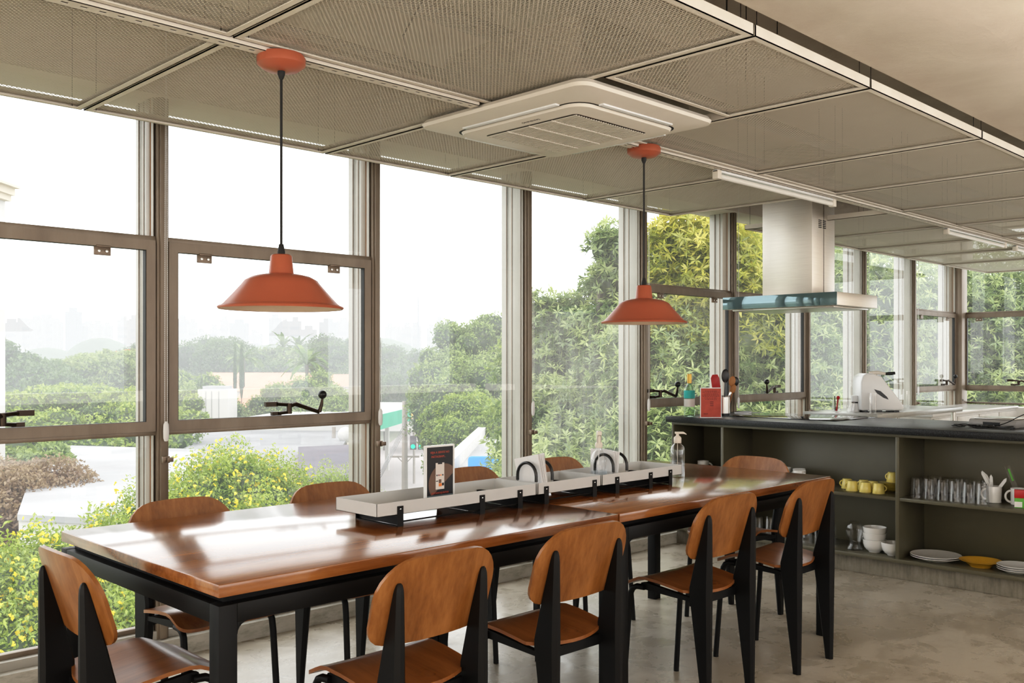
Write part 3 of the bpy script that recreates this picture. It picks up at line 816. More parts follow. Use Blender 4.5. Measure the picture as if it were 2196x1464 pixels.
# spray bottle
sp = thing('spray_bottle', 'clear spray bottle with white trigger head standing in the far tray', 'bottle', (3.075, 2.585, .7965), R(225))
MB().lathe([(0,0),(.033,0),(.036,.004),(.036,.085),(.034,.10),(.024,.122),(.014,.132),(.013,.145)], 28).build('bottle_body', M['clear'], sp)
MB().lathe([(0,.003),(.033,.003),(.0335,.046),(0,.046)], 28).build('liquid', M['liquid'], sp)
MB().tube([(0,0,.01),(0,0,.14)], .002, 6).build('dip_tube', M['white_clean'], sp)
MB().lathe([(0,.142),(.016,.142),(.016,.16),(.012,.166),(0,.166)], 20).prism([(-.012,.165),(.012,.165),(.02,.19),(.042,.198),(.042,.213),(-.018,.213),(-.022,.2)], -.009, .009, 'y').prism([(.026,.198),(.032,.198),(.026,.175),(.030,.158),(.024,.158),(.020,.176)], -.005, .005, 'y').build('trigger_head', M['white_plastic'], sp, bevel=.002)

# pump bottle
pb = thing('pump_bottle', 'clear sanitizer bottle with white pump at the end of the trays', 'bottle', (3.735, 2.655, .755), R(-45))
MB().lathe([(0,0),(.031,0),(.034,.004),(.034,.128),(.030,.143),(.016,.158),(.013,.166)], 30).build('bottle_body', M['clear'], pb)
MB().lathe([(0,.003),(.0315,.003),(.0315,.125),(0,.125)], 30).build('gel', M['liquid'], pb)
MB().lathe([(0,.160),(.018,.160),(.018,.184),(.012,.192),(.007,.194),(.007,.206),(0,.206)], 22).tube([(0,0,.01),(0,0,.16)], .002, 6).prism([(-.012,.203),(.030,.203),(.042,.199),(.042,.203),(.028,.213),(-.012,.213)], -.007, .007, 'y').build('pump_head', M['white_plastic'], pb, bevel=.001)

# ================================================================== COUNTER
GX0, GX1, GY0, GY1 = 5.60, 5.97, .55, 4.03
cab = thing('shelf_cabinet', 'olive green open shelf cabinet under the dark stone counter', 'cabinet', (GX0, GY0, 0))
def cb(name, x0, x1, y0, y1, z0, z1, m='green_lam', bv=.001):
    return MB().box(x0-GX0, x1-GX0, y0-GY0, y1-GY0, z0, z1).build(name, M[m], cab, bevel=bv)
cb('plinth', 5.66, 6.40, GY0, GY1, 0, .105, 'plinth', .003)
cb('bottom_shelf', GX0, GX1, GY0, GY1, .107, .130)
cb('top_rail', GX0, GX1, GY0, GY1, .852, .870)
cb('back_panel', GX1, GX1+.02, GY0, GY1, .107, .870)
cb('body', GX1+.02, 6.42, GY0, GY1, .107, .870, 'white_cab')
for y in (GY0, 1.19, 2.397, 3.602, GY1-.022): cb('divider', GX0, GX1, y, y+.022, .130, .852)
for (a, b_) in ((GY0+.022,1.19),(1.212,2.397),(2.419,3.602),(3.624,GY1-.022)): cb('shelf', GX0+.004, GX1, a, b_, .474, .494)
tag(MB().box(5.560, 6.50, .50, 4.055, .871, .910).build('countertop', M['granite'], bevel=.002), 'dark speckled stone countertop over the green shelf cabinet', 'countertop')
ZS, ZL, ZK = .494, .130, .910
ck = thing('cooktop', 'black glass cooktop set on the dark counter below the hood', 'cooktop', (6.16, 3.35, ZK))
MB().box(-.29,.29,-.42,.42,0,.005).build('glass_surface', M['cooktop'], ck, bevel=.001)
for (x,y,r_) in ((-.14,-.22,.09),(.14,-.22,.07),(-.14,.2,.07),(.14,.2,.1)):
    MB().lathe([(r_,.0052),(r_+.002,.0054),(r_+.004,.0052)], 40, (x,y,0)).build('burner_ring', M['text_grey'], ck)

# hood
hd = thing('range_hood', 'stainless island range hood with teal glass edge above the cooktop', 'range hood', (6.09, 3.31, 1.665))
MB().box(-.285,.30,-.425,.42,0,.085).build('hood_body', M['hood'], hd, bevel=.002)
MB().box(-.293,-.286,-.425,.425,.0,.085).build('glass_panel', M['hood_glass'], hd, bevel=.001)
MB().box(-.24,.26,-.38,.38,-.012,0).build('filter_panel', M['steel'], hd, bevel=.004)
MB().box(-.14,.18,-.175,.20,.085,1.11).build('chimney', M['hood'], hd, bevel=.0015)
MB().box(.020,.0225,-.1765,-.175,.09,1.10).build('chimney_seam', M['rubber'], hd, smooth=0)
v = MB()
for k in range(5):
    for q in (0,1): v.box(-.052+q*.06, -.010+q*.06, -.1768,-.175, .545+k*.012, .551+k*.012)
v.build('vent_slot', M['rubber'], hd, smooth=0)

# things on the counter
bt = thing('wine_bottle', 'clear wine bottle with gold cap and teal label on the counter end', 'bottle', (5.665, 3.925, ZK))
MB().lathe([(0,.012),(.02,.004),(.034,0),(.038,.006),(.038,.185),(.034,.205),(.018,.228),(.0145,.24),(.0145,.30)], 30).build('bottle_glass', M['bottle'], bt)
MB().lathe([(0,.236),(.0165,.236),(.0165,.296),(.0155,.302),(0,.302)], 20).build('foil_cap', M['gold'], bt)
MB().lathe([(.0386,.130),(.0390,.130),(.0390,.185),(.0386,.185)], 30).build('label', M['teal'], bt)
MB().lathe([(.0386,.07),(.0389,.07),(.0389,.125),(.0386,.125)], 30).build('lower_label', M['ceramic'], bt)

rs = thing('red_notice', 'red printed notice in a clear stand on the counter corner', 'sign', (5.625, 3.72, ZK), R(-43))
rs.rotation_euler = (0,0,R(-45)); 
b = MB(); rect_ring(b, -.074,.074, 0,.21,.005,.006,-.003,.003); b.build('acrylic_frame', M['white_clean'], rs)
MB().box(-.070,.070,-.002,.002,.004,.206).box(-.074,.074,-.002,.05,0,.003).build('poster', M['orange_red'], rs, smooth=0)
rr = random.Random(8)
ln = MB()
for k, (wd, cz) in enumerate(((.040,.186),(.056,.178),(.050,.166),(.060,.158),(.058,.150),(.044,.138),(.040,.128))):
    x = -wd
    while x < wd-.004:
        q = rr.uniform(.006,.016); ln.box(x, min(x+q, wd), -.0026,-.002, cz-.0018, cz+.0018); x += q+.004
ln.build('printed_lines', M['dark_text'], rs, smooth=0)
MB().box(-.05,-.02,-.0026,-.002,.026,.031).build('printed_mark', M['dark_text'], rs, smooth=0)
for k in range(3): MB().box(-.006,.018,-.0026,-.002,.082+k*.013,.088+k*.013).build('printed_mark', M['dark_text'], rs, smooth=0)

uh = thing('utensil_holder', 'round steel utensil holder with dark base on the counter', 'utensil holder', (5.93, 3.815, ZK))
MB().lathe([(0,.016),(.046,.016),(.046,.135),(.043,.135),(.043,.02),(0,.02)], 32).build('steel_cylinder', M['steel'], uh)
MB().lathe([(0,0),(.047,0),(.047,.018),(0,.018)], 32).build('dark_base', M['black_plastic'], uh)
def utensil(name, label, x, y, lean, az, Lh, head, hm, sm, flat=.25, hl=.045, hwid=.028):
    root = thing(name, label, 'utensil', (5.93+x, 3.815+y, ZK+.022), az)
    Mt = Matrix.Rotation(lean, 4, 'Y')
    st = MB().tube([Mt @ Vector((0,0,0)), Mt @ Vector((0,0,Lh))], .0045, 8).build('handle', M[sm], root)
    if head == 'spoon': MB().ball((0,0,0), 1, 16, (hwid, hwid*flat, hl)).build('spoon_head', M[hm], root, loc=Mt @ Vector((0,0,Lh+hl*.8)), rot=(0,lean,0))
    else: MB().prism([(-hwid,-hl),(hwid,-hl),(hwid*1.05,hl*.6),(hwid*.55,hl),(-hwid*.7,hl*.95),(-hwid,hl*.5)], -.003, .003, 'y').build('spatula_blade', M[hm], root, loc=Mt @ Vector((0,0,Lh+hl*.8)), rot=(0,lean,0), bevel=.001)
utensil('spatula', 'red silicone spatula in the steel holder, leftmost utensil', -.018,.018, R(8), R(135), .17,'blade','red','red', hl=.06, hwid=.030)
utensil('serving_spoon', 'tall black perforated serving spoon in the steel holder', .0,-.005, R(2), R(-45), .225,'spoon','black_plastic','black_plastic', hl=.05)
utensil('wooden_spoon', 'larger wooden spoon leaning right in the steel holder', .012,-.010, R(12), R(-45), .20,'spoon','wood_spoon','wood_spoon', hl=.038, hwid=.024)
utensil('ladle', 'black ladle leaning far right in the steel holder', .02,-.005, R(17), R(-40), .205,'spoon','black_plastic','black_plastic', hl=.036, hwid=.032)
utensil('wooden_spoon', 'smaller wooden spoon standing lowest in the steel holder', .014,-.02, R(15), R(-50), .15,'spoon','wood_spoon','wood_spoon', hl=.034, hwid=.018)
utensil('whisk_handle', 'steel handled utensil leaning right among the spoons', -.004,-.018, R(14), R(-48), .12,'blade','chrome','chrome', hl=.02, hwid=.008)

nb = thing('notebook', 'thin black notebook lying on the counter beyond the utensil holder', 'notebook', (6.33, 3.90, ZK), R(20))
MB().box(-.07,.07,-.05,.05,.0,.010).build('pages', M['paper'], nb)
MB().box(-.072,.072,-.052,.052,.010,.013).build('cover', M['black_plastic'], nb, bevel=.001)

ks = thing('kitchen_scale', 'grey flat kitchen scale on the counter at the right', 'scale', (6.14, 2.00, ZK), R(-8))
MB().prism([(-.13,0),(.13,0),(.135,.022),(.12,.045),(-.12,.045),(-.135,.022)], -.14,.14,'y').build('scale_body', M['grey_scale'], ks, bevel=.004)
MB().box(-.105,.105,-.11,.12,.045,.054).build('weighing_plate', M['steel'], ks, bevel=.004)
MB().box(-.1355,-.130,-.05,.05,.010,.030).build('display', M['black_plastic'], ks)
rr = random.Random(4); pts = []
for k in range(46):
    a = k*.52; rad = .07+.03*math.sin(k*1.7)
    pts.append((5.88+rad*.55*math.cos(a)+.001*k, 2.03-.0+.11*math.cos(k*.16)+rad*math.sin(a), ZK+.004+.012*abs(math.sin(k*.9))))
pts += [(5.93,1.92,ZK+.03),(5.98,1.86,ZK+.07),(6.0,1.83,ZK+.085),(5.99,1.795,ZK+.09)]
pp = []
for i in range(len(pts)-1):
    for s_ in range(3):
        q = s_/3; p0 = Vector(pts[max(i-1,0)]); p1 = Vector(pts[i]); p2 = Vector(pts[i+1]); p3 = Vector(pts[min(i+2,len(pts)-1)])
        pp.append(.5*((2*p1)+(p2-p0)*q+(2*p0-5*p1+4*p2-p3)*q*q+(3*p1-3*p2+p3-p0)*q**3))
tag(MB().tube(pp, .0028, 6).build('power_cable', M['black_plastic']), 'tangled black power cable lying in front of the grey scale', 'cable')
bl = thing('blender', 'white and black upright appliance cut by the right image edge on the counter', 'appliance', (6.02, 1.745, ZK))
MB().lathe([(0,0),(.045,0),(.045,.20),(.035,.215),(0,.215)], 28).build('appliance_body', M['white_clean'], bl)
MB().lathe([(0,.215),(.034,.215),(.034,.245),(.02,.26),(0,.26)], 24).build('black_lid', M['black_plastic'], bl)

# ------------------------------------------------------------------ things on the shelves
def cup_obj(name, label, cat, loc, rz, group, prof, mat, handle=None, n=28):
    root = thing(name, label, cat, loc, rz, group)
    MB().lathe(prof, n).build('body', mat, root, smooth=50)
    if handle:
        r0, zc, rr_, th = handle
        pts = [(r0+rr_*math.sin(a)*.9-.002, 0, zc-rr_*math.cos(a)) for a in [PI*k/10 for k in range(11)]]
        MB().tube(pts, th, 8).build('handle', mat, root)
    return root
inv_cup = [(0,.062),(.026,.062),(.029,.059),(.0375,.002),(.0365,0),(.035,.002),(.0265,.056),(0,.058)]
G = 'upturned pale yellow cups on the shelf'
c0 = cup_obj('yellow_cup', 'pale yellow upturned cup, left of the front row of three', 'cup', (5.70,2.735,ZS), R(130), G, inv_cup, M['yellow_cer'], (.031,.032,.017,.004))
for x, y, rz, lab in ((5.70,2.648,R(50),'pale yellow upturned cup in the middle of the front row'),(5.70,2.565,R(-70),'pale yellow upturned cup at the right of the front row, handle to the right'),
    (5.79,2.81,R(120),'pale yellow upturned cup behind, far left, handle to the left'),(5.80,2.705,R(90),'pale yellow upturned cup in the middle of the back row'),(5.78,2.635,R(80),'pale yellow upturned cup at the right of the back row')):
    dup(c0, (x,y,ZS), rz, lab)
sauc = [(0,.0),(.035,.0),(.038,.003),(.066,.010),(.068,.012),(.066,.0125),(.036,.006),(0,.005)]
s0 = None
for k in range(7):
    lab = 'pale yellow saucer in the stack beside the divider, number of the stack not singled out'
    lab = 'pale yellow saucer %s of the stack beside the divider' % ['at the bottom','second from the bottom','third from the bottom','in the middle','fifth from the bottom','second from the top','on top'][k]
    if s0 is None:
        s0 = MB().lathe(sauc, 32).build('yellow_saucer', M['yellow_cer'], loc=(5.86,2.562,ZS), smooth=50); tag(s0, lab, 'saucer', 'stack of pale yellow saucers')
    else:
        o = s0.copy(); C.objects.link(o); o.location = (5.86+.001*(k%2),2.562,ZS+.0072*k); o['label'] = lab
dup(c0, (5.86,2.548,ZS+.0072*6+.013), R(90), 'pale yellow upturned cup resting on the saucer stack')

tumb = [(0,.006),(.024,.006),(.026,.0),(.030,0),(.0375,.118),(.0365,.1185),(.029,.012),(0,.014)]
tinv = [(0,.118),(.028,.118),(.0305,.114),(.0335,.02),(.036,.001),(.0348,.001),(.029,.105),(0,.108)]
g0 = MB().lathe(tinv, 24).build('drinking_glass', M['clear'], loc=(5.70,2.335,ZS), smooth=50)
tag(g0, 'clear upturned tumbler in the cluster on the upper shelf right of the divider', 'glass', 'clear tumblers on the upper shelf')
k = 0
for row, xx in ((0,5.70),(1,5.79),(2,5.87)):
    for q in range(6):
        if row == 0 and q == 0: continue
        o = g0.copy(); C.objects.link(o)
        o.location = (xx+random.uniform(-.006,.006), 2.335-q*.0745-row*.016+.02*row*(q%2), ZS)
g1 = None
for (x, y) in ((5.74,3.42),(5.74,3.33),(5.74,3.24),(5.82,3.38),(5.82,3.29),(5.72,3.05),(5.72,2.96),(5.80,3.01),(5.80,2.92)):
    o = g0.copy(); C.objects.link(o); o.location = (x,y,ZL)
    o['label'] = 'clear tumbler on the bottom shelf seen between the chairs'; o['group'] = 'clear tumblers on the bottom shelf'

mugp = [(0,0),(.036,0),(.040,.003),(.041,.092),(.0405,.094),(.038,.092),(.037,.008),(0,.006)]
G = 'white mugs on the upper shelf'
m0 = cup_obj('white_mug', 'white printed mug holding plastic cutlery on the upper shelf', 'mug', (5.80,1.935,ZS), R(110), None, mugp, M['ceramic'], (.040,.047,.030,.0055))
del_g = m0
pr = MB(); rr = random.Random(2)
for k in range(22):
    a = R(150+k*6.3); z = rr.choice((.012,.022,.030)); h = rr.choice((.004,.007,.010)); da = rr.uniform(.03,.07)
    p = [(.0418*math.cos(a+s_*da), .0418*math.sin(a+s_*da)) for s_ in (-1,1)]
    pr.add([(p[0][0],p[0][1],z),(p[1][0],p[1][1],z),(p[1][0],p[1][1],z+h),(p[0][0],p[0][1],z+h)], [(0,1,2,3)])
pr.build('printed_pattern', M['text_grey'], m0, smooth=0, fix=False)
m1 = cup_obj('white_mug', 'plain white mug with handle to the left at the right edge of the upper shelf', 'mug', (5.80,1.805,ZS), R(120), G, mugp, M['ceramic'], (.040,.047,.032,.006))
m2 = dup(m1, (5.80,3.90,ZS), R(-60), 'white mug alone in the leftmost shelf compartment')
for x, y, rz, lab in ((5.74,3.24,R(200),'white mug nearest the honey coloured chair on the upper shelf'),(5.82,3.16,R(160),'white mug behind on the upper shelf near the honey coloured chair'),(5.74,3.115,R(250),'white mug in front on the upper shelf right of the honey coloured chair')):
    dup(m1, (x,y,ZS), rz, lab)
tag(dup(m1, (5.83,3.27,ZS), R(170)), 'white mug farthest back beside the honey coloured chair', 'mug', G)

def plastic_cutlery(x, y, lean, az, label, L=.16, col='ceramic', kind='knife'):
    o = MB().prism([(-.005,0),(.005,0),(.006,L*.5),(.010,L*.62),(.009,L*.92),(.002,L),(-.007,L*.9),(-.008,L*.6)], -.0012,.0012,'x').build('plastic_cutlery', M[col], smooth=0)
    o.location = (x,y,ZS+.010); o.rotation_euler = (0,lean,az); return tag(o, label, 'cutlery', 'white plastic cutlery in the mug')
plastic_cutlery(5.795,1.945, R(-2), 0, 'white plastic knife standing upright in the printed mug', .15)
for i, (d, L_) in enumerate(((0,.185),(.006,.19),(.012,.178))):
    o = plastic_cutlery(5.80-.002*i,1.935-d, 0, 0, 'white plastic fork handle %s of the bundle leaning left in the printed mug' % ('at the left','in the middle','at the right')[i], L_)
    o.rotation_euler = (R(-28),0,0); o.location = (5.80+.004*i, 1.915-d*.8, ZS+.010)
o = plastic_cutlery(5.80,1.93,0,0,'white plastic fork leaning right out of the printed mug', .16); o.rotation_euler = (R(34),0,0); o.location = (5.80,1.955,ZS+.012)
pk = thing('cutlery_packet', 'clear wrapped cutlery with green print leaning out of the right mug', 'packet', (5.80,1.79,ZS+.01)); pk.rotation_euler = (R(-20),0,0)
MB().box(-.002,.002,-.014,.014,0,.22).build('clear_sleeve', M['clear'], pk)
MB().box(-.0015,.0015,-.006,.004,.13,.20).build('green_print', M['green_p'], pk)
rc = thing('small_carton', 'small red and green carton in front of the right mug', 'carton', (5.69,1.765,ZS), R(20))
MB().box(-.015,.015,-.025,.025,0,.055).build('green_carton_body', M['green_p'], rc, bevel=.001)
MB().box(-.016,.016,-.026,.026,.055,.10).build('red_carton_top', M['red'], rc, bevel=.001)
MB().box(-.0155,-.0150,-.012,.026,.005,.035).build('white_band', M['ceramic'], rc)

# glass head vase
hv = thing('glass_head_vase', 'clear glass vase shaped like a head on the bottom shelf', 'vase', (5.70,2.715,ZL), R(-45))
b = MB(); rings = []
pro = [(0,.048,.044,0),(.012,.050,.046,0),(.03,.036,.036,.0),(.05,.034,.036,.002),(.065,.040,.046,.006),(.085,.048,.056,.006),(.11,.054,.062,.003),(.135,.056,.064,0),(.155,.052,.058,0),(.172,.040,.044,0),(.182,.022,.024,0)]
for z, a_, b2, off in pro:
    ring = []
    for k in range(28):
        th = 2*PI*k/28; x = a_*math.cos(th); y = b2*math.sin(th)
        face = max(0, -x)/max(a_,.001)
        nose = .016*math.exp(-((z-.098)/.012)**2)*math.exp(-(math.atan2(y,-x)/.28)**2)
        lips = .007*math.exp(-((z-.075)/.006)**2)*math.exp(-(math.atan2(y,-x)/.4)**2)
        eye = -.008*math.exp(-((z-.115)/.008)**2)*(math.exp(-((math.atan2(y,-x)-.45)/.2)**2)+math.exp(-((math.atan2(y,-x)+.45)/.2)**2))
        ear = .010*math.exp(-((z-.105)/.016)**2)*math.exp(-((abs(math.atan2(y,-x))-1.6)/.12)**2)
        x -= nose+lips+eye; y += math.copysign(ear, y); ring.append((x+off*0,y,z))
    rings.append(ring)
b.ring_loft(rings); b.build('head_glass', M['clear'], hv, smooth=80)
bowlp = [(0,.004),(.026,.004),(.028,0),(.034,0),(.036,.006),(.050,.014),(.061,.030),(.067,.050),(.070,.076),(.068,.077),(.064,.050),(.057,.031),(.034,.013),(0,.010)]
G = 'white bowls on the bottom shelf'
b0 = MB().lathe(bowlp, 36).build('white_bowl', M['ceramic'], loc=(5.72,2.60,ZL), smooth=50); tag(b0, 'white round bowl at the bottom of the stack of three', 'bowl', G)
for x, y, z, lab in ((5.72,2.60,.042,'white bowl in the middle of the stack of three'),(5.721,2.60,.076,'white bowl on top of the stack of three'),(5.70,2.475,0,'single white bowl beside the divider')):
    o = b0.copy(); C.objects.link(o); o.location = (x,y,ZL+z); o['label'] = lab
platep = [(0,.003),(.07,.003),(.072,0),(.080,0),(.086,.004),(.138,.022),(.142,.024),(.139,.026),(.085,.010),(0,.009)]
G = 'white plates on the bottom shelf'
p0 = MB().lathe(platep, 48).build('white_plate', M['ceramic'], loc=(5.735,2.235,ZL), smooth=50); tag(p0, 'large white plate underneath in the pair on the bottom shelf', 'plate', G)
o = p0.copy(); C.objects.link(o); o.location = (5.736,2.236,ZL+.010); o['label'] = 'large white plate on top of the pair on the bottom shelf'
p1 = MB().lathe([(0,.004),(.045,.004),(.047,0),(.055,0),(.06,.006),(.088,.030),(.112,.036),(.113,.038),(.088,.034),(.055,.014),(0,.012)], 44).build('yellow_dish', M['ochre_cer'], loc=(5.735,1.985,ZL), smooth=50); tag(p1, 'ochre yellow wide rimmed dish on the bottom shelf', 'dish')
sp_ = [(r_*.74, z*.85) for r_, z in platep]
p2 = MB().lathe(sp_, 40).build('small_plate', M['ceramic'], loc=(5.72,1.785,ZL), smooth=50); tag(p2, 'small white plate at the bottom of the stack at the right edge', 'plate', G)
for k in (1,2):
    o = p2.copy(); C.objects.link(o); o.location = (5.72,1.785,ZL+.011*k); o['label'] = 'small white plate %s of the stack at the right edge' % ('in the middle','on top')[k-1]

# ================================================================== BENCH BEHIND THE COUNTER
bn = thing('work_bench', 'grey stainless work bench by the windows behind the counter', 'bench', (6.86, 3.095, 0))
MB().box(0,1.66,0,.60,.872,.910).build('bench_top', M['grey_lam'], bn, bevel=.002)
for x, y in ((.05,.04),(1.56,.04),(1.56,.52),(.05,.52)): MB().tube([(x,y,0),(x,y,.872)], .019, 14).build('leg', M['steel'], bn)
MB().box(.03,1.6,.05,.55,.25,.27).build('lower_shelf', M['grey_lam'], bn, bevel=.002)
ZB = .910
sm = thing('kitchen_machine', 'white slanted kitchen machine with screen and black lid handle on the bench', 'appliance', (7.26, 3.29, ZB+.012), R(-45))
MB().prism([(-.15,0),(.17,0),(.185,.02),(.165,.06),(.01,.262),(-.05,.285),(-.10,.288),(-.135,.27),(-.15,.22)], -.10,.10,'y').build('machine_body', M['white_clean'], sm, bevel=.012, seg=3)
Ms = Matrix.Translation((.125,0,.115)) @ Matrix.Rotation(R(52),4,'Y')
MB().box(-.045,.045,-.065,.065,-.002,.004,Ms).build('touch_screen', M['poster_teal'], sm)
MB().lathe([(0,0),(.016,0),(.016,.016),(0,.018)], 16, (0,0,0), Ms @ Matrix.Translation((.01,.0,.004))).build('dial', M['canopy_green'], sm)
MB().tube([(-.06,-.02,.288),(0,-.03,.292),(.06,-.04,.283)], [.014,.016,.010], 10).build('lid_arm', M['white_plastic'], sm)
MB().tube([(.06,-.04,.283),(.10,-.045,.285),(.13,-.05,.289)], [.012,.013,.011], 10).build('lid_handle', M['black_plastic'], sm)
v = MB().prism([(-.05,.165),(.0,.15),(.05,.105),(.06,.085),(.02,.10),(-.03,.135)], -.1015,-.1,'y'); v.build('side_vent', M['black_plastic'], sm)
for x in (-.11,.0,.13):
    MB().box(x-.02,x+.02,-.08,.08,-.012,0).build('foot', M['black_plastic'], sm)
cp = thing('utensil_jar', 'glass jar with red and black spoons on the bench', 'jar', (7.03,3.50,ZB))
MB().lathe([(0,0),(.034,0),(.034,.09),(.032,.09),(.032,.004),(0,.004)], 24).build('jar_glass', M['clear'], cp)
MB().tube([(.0,.0,.006),(.0,-.012,.10)], .007, 8).ball((0,-.014,.11), .014, 10).build('red_spoon', M['red'], cp)
MB().tube([(.0,.01,.006),(.01,.02,.12)], .004, 8).build('black_spoon', M['black_plastic'], cp)
tb = tag(MB().box(-.06,.06,-.04,.04,0,.045).build('teal_box', M['teal'], loc=(8.0,3.52,ZB), bevel=.003), 'small teal box on the bench beyond the white machine', 'box')
for x, y, h, r_, lab in ((7.06,3.40,.075,.032,'clear drinking glass beside the utensil jar on the bench'),(7.10,3.24,.15,.03,'tall clear beaker just left of the white machine'),(8.12,3.40,.14,.012,'thin clear tube standing beside the teal box')):
    tag(MB().lathe([(0,.004),(r_*.9,.004),(r_*.92,0),(r_,h),(r_*.95,h),(r_*.86,.008),(0,.008)], 24).build('glass_beaker', M['clear'], loc=(x,y,ZB)), lab, 'glass')
gr = thing('small_grinder', 'small white grinder with black trim left of the white machine', 'appliance', (7.14,3.40,ZB))
MB().lathe([(0,0),(.04,0),(.036,.03),(.026,.07),(.032,.10),(.030,.125),(0,.13)], 24).build('grinder_body', M['white_clean'], gr)
MB().lathe([(.027,.066),(.0275,.066),(.0275,.078),(.027,.078)], 24).build('black_band', M['black_plastic'], gr)
lc = thing('low_cabinet', 'white low cabinet under the far corner windows', 'cabinet', (8.75, 3.45, 0))
MB().box(0,2.25,0,.55,0,.80).build('cabinet_body', M['white_cab'], lc, bevel=.003)
MB().box(-.02,2.27,-.02,.55,.80,.83).build('cabinet_top', M['ceramic'], lc, bevel=.003)
for k in range(4): MB().box(.02+k*.56,.56+k*.56,-.018,-.001,.06,.78).build('door', M['white_cab'], lc, bevel=.002)

# ================================================================== OUTSIDE
GZ = -9.0
def foliage(name, blobs, n, size, mat, parent, seed=0, aspect=.5, core=True, ros=0, spread=.10, up=.35, shell=(.80,1.05), corescale=.80):
    """one crown: leaf blades scattered over a set of lumpy ellipsoids, with a dark inner mass"""
    rg = np.random.default_rng(seed)
    wt = np.array([(b[1][0]*b[1][1]*b[1][2])**.6667 for b in blobs]); wt /= wt.sum()
    cen = np.array([list(b[0]) for b in blobs]); rad = np.array([list(b[1]) for b in blobs])
    nb_ = n//max(ros, 1)
    idx = rg.choice(len(blobs), nb_, p=wt)
    d = rg.normal(size=(nb_,3)); d /= np.linalg.norm(d,axis=1)[:,None]
    d[:,2] = np.where(d[:,2] < -.35, -d[:,2], d[:,2])
    fr = rg.uniform(shell[0], shell[1], nb_)
    ph = rg.uniform(0, 6.28, (len(blobs),3))[idx]
    lump = 1+spread*np.sin(d[:,0]*7+ph[:,0])*np.cos(d[:,1]*8+ph[:,1])+spread*.6*np.sin(d[:,2]*13+ph[:,2]+d[:,0]*9)
    p = cen[idx]+d*rad[idx]*(fr*lump)[:,None]
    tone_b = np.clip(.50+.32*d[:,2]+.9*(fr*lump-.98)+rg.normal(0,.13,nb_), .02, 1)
    nrm = d*.7+rg.normal(size=(nb_,3))*.55; nrm[:,2] += up
    if ros:
        p = np.repeat(p, ros, 0); axis = np.repeat(nrm/np.linalg.norm(nrm,axis=1)[:,None], ros, 0)
        tone = np.repeat(tone_b, ros)+rg.normal(0,.08,len(p))
        ang = np.tile(np.arange(ros)*2*math.pi/ros, nb_)+np.repeat(rg.uniform(0,6,nb_), ros)+rg.normal(0,.35,len(p))
        a = np.cross(axis, np.array([.3,.2,.93])); a /= np.linalg.norm(a,axis=1)[:,None]+1e-9
        b2 = np.cross(axis, a)
        T = a*np.cos(ang)[:,None]+b2*np.sin(ang)[:,None]+axis*rg.uniform(.1,.9,len(p))[:,None]
        T[:,2] -= .25
    else:
        T = rg.normal(size=(nb_,3)); axis = nrm; tone = tone_b
    T /= np.linalg.norm(T,axis=1)[:,None]
    S = np.cross(T, axis+rg.normal(size=axis.shape)*.15); S /= np.linalg.norm(S,axis=1)[:,None]+1e-9
    N = np.cross(S, T)
    L = size*rg.uniform(.65,1.25,len(p))
    base = p-(T*(L*.5)[:,None] if not ros else 0)
    tip = base+T*L[:,None]; mid = base+T*(L*.48)[:,None]
    w_ = (L*aspect*.5)[:,None]
    V = np.stack([base, mid+S*w_+N*w_*.3, tip-N*w_*.5, mid-S*w_+N*w_*.3], 1).reshape(-1,3)
    m = len(p)
    vt = np.repeat(np.clip(tone,0,1), 4)
    F = np.arange(m*4).reshape(-1,4)
    verts = [V]; tones = [vt]; ftot = [np.full(m,4)]; loops = [F.reshape(-1)]
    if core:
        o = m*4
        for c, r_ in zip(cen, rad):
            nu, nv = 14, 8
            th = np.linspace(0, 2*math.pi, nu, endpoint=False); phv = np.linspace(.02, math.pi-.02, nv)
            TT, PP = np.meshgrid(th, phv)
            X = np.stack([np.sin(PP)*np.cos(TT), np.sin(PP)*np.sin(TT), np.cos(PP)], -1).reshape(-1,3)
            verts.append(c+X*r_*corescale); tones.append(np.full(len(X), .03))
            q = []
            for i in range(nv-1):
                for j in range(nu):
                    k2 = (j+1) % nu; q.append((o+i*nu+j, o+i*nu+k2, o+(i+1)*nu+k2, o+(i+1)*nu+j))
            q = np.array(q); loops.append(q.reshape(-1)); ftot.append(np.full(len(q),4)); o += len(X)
    V = np.concatenate(verts); LO = np.concatenate(loops); FT = np.concatenate(ftot); TN = np.concatenate(tones)
    me = bpy.data.meshes.new(name)
    me.vertices.add(len(V)); me.vertices.foreach_set('co', V.astype(np.float32).reshape(-1))
    me.loops.add(len(LO)); me.loops.foreach_set('vertex_index', LO.astype(np.int32))
    me.polygons.add(len(FT)); st = np.concatenate([[0], np.cumsum(FT)[:-1]])
    me.polygons.foreach_set('loop_start', st.astype(np.int32))
    me.update(calc_edges=True)
    at_ = me.attributes.new('tone', 'FLOAT', 'POINT'); at_.data.foreach_set('value', TN.astype(np.float32))
    me.materials.append(mat)
    o = bpy.data.objects.new(name, me); C.objects.link(o)
    if parent: o.parent = parent; o.matrix_parent_inverse = Matrix.Translation(-parent.location)
    return o
def trunk(parent, base, tops, r0, n=8):
    b = MB(); B = Vector(base)
    fork = B+Vector((0,0,1))*((Vector(tops[0])-B).z*.45)
    b.tube([B, B.lerp(fork,.5)+Vector((r0*.3,0,0)), fork], [r0, r0*.8, r0*.7], n)
    for t_ in tops:
        T_ = Vector(t_); mid = fork.lerp(T_, .5)+Vector((0,0,-.08*(T_-fork).length))
        b.tube([fork, mid, T_], [r0*.6, r0*.4, r0*.12], n)
    o = b.build('trunk', M['bark'], parent); o.matrix_parent_inverse = Matrix.Translation(-parent.location)
    return o
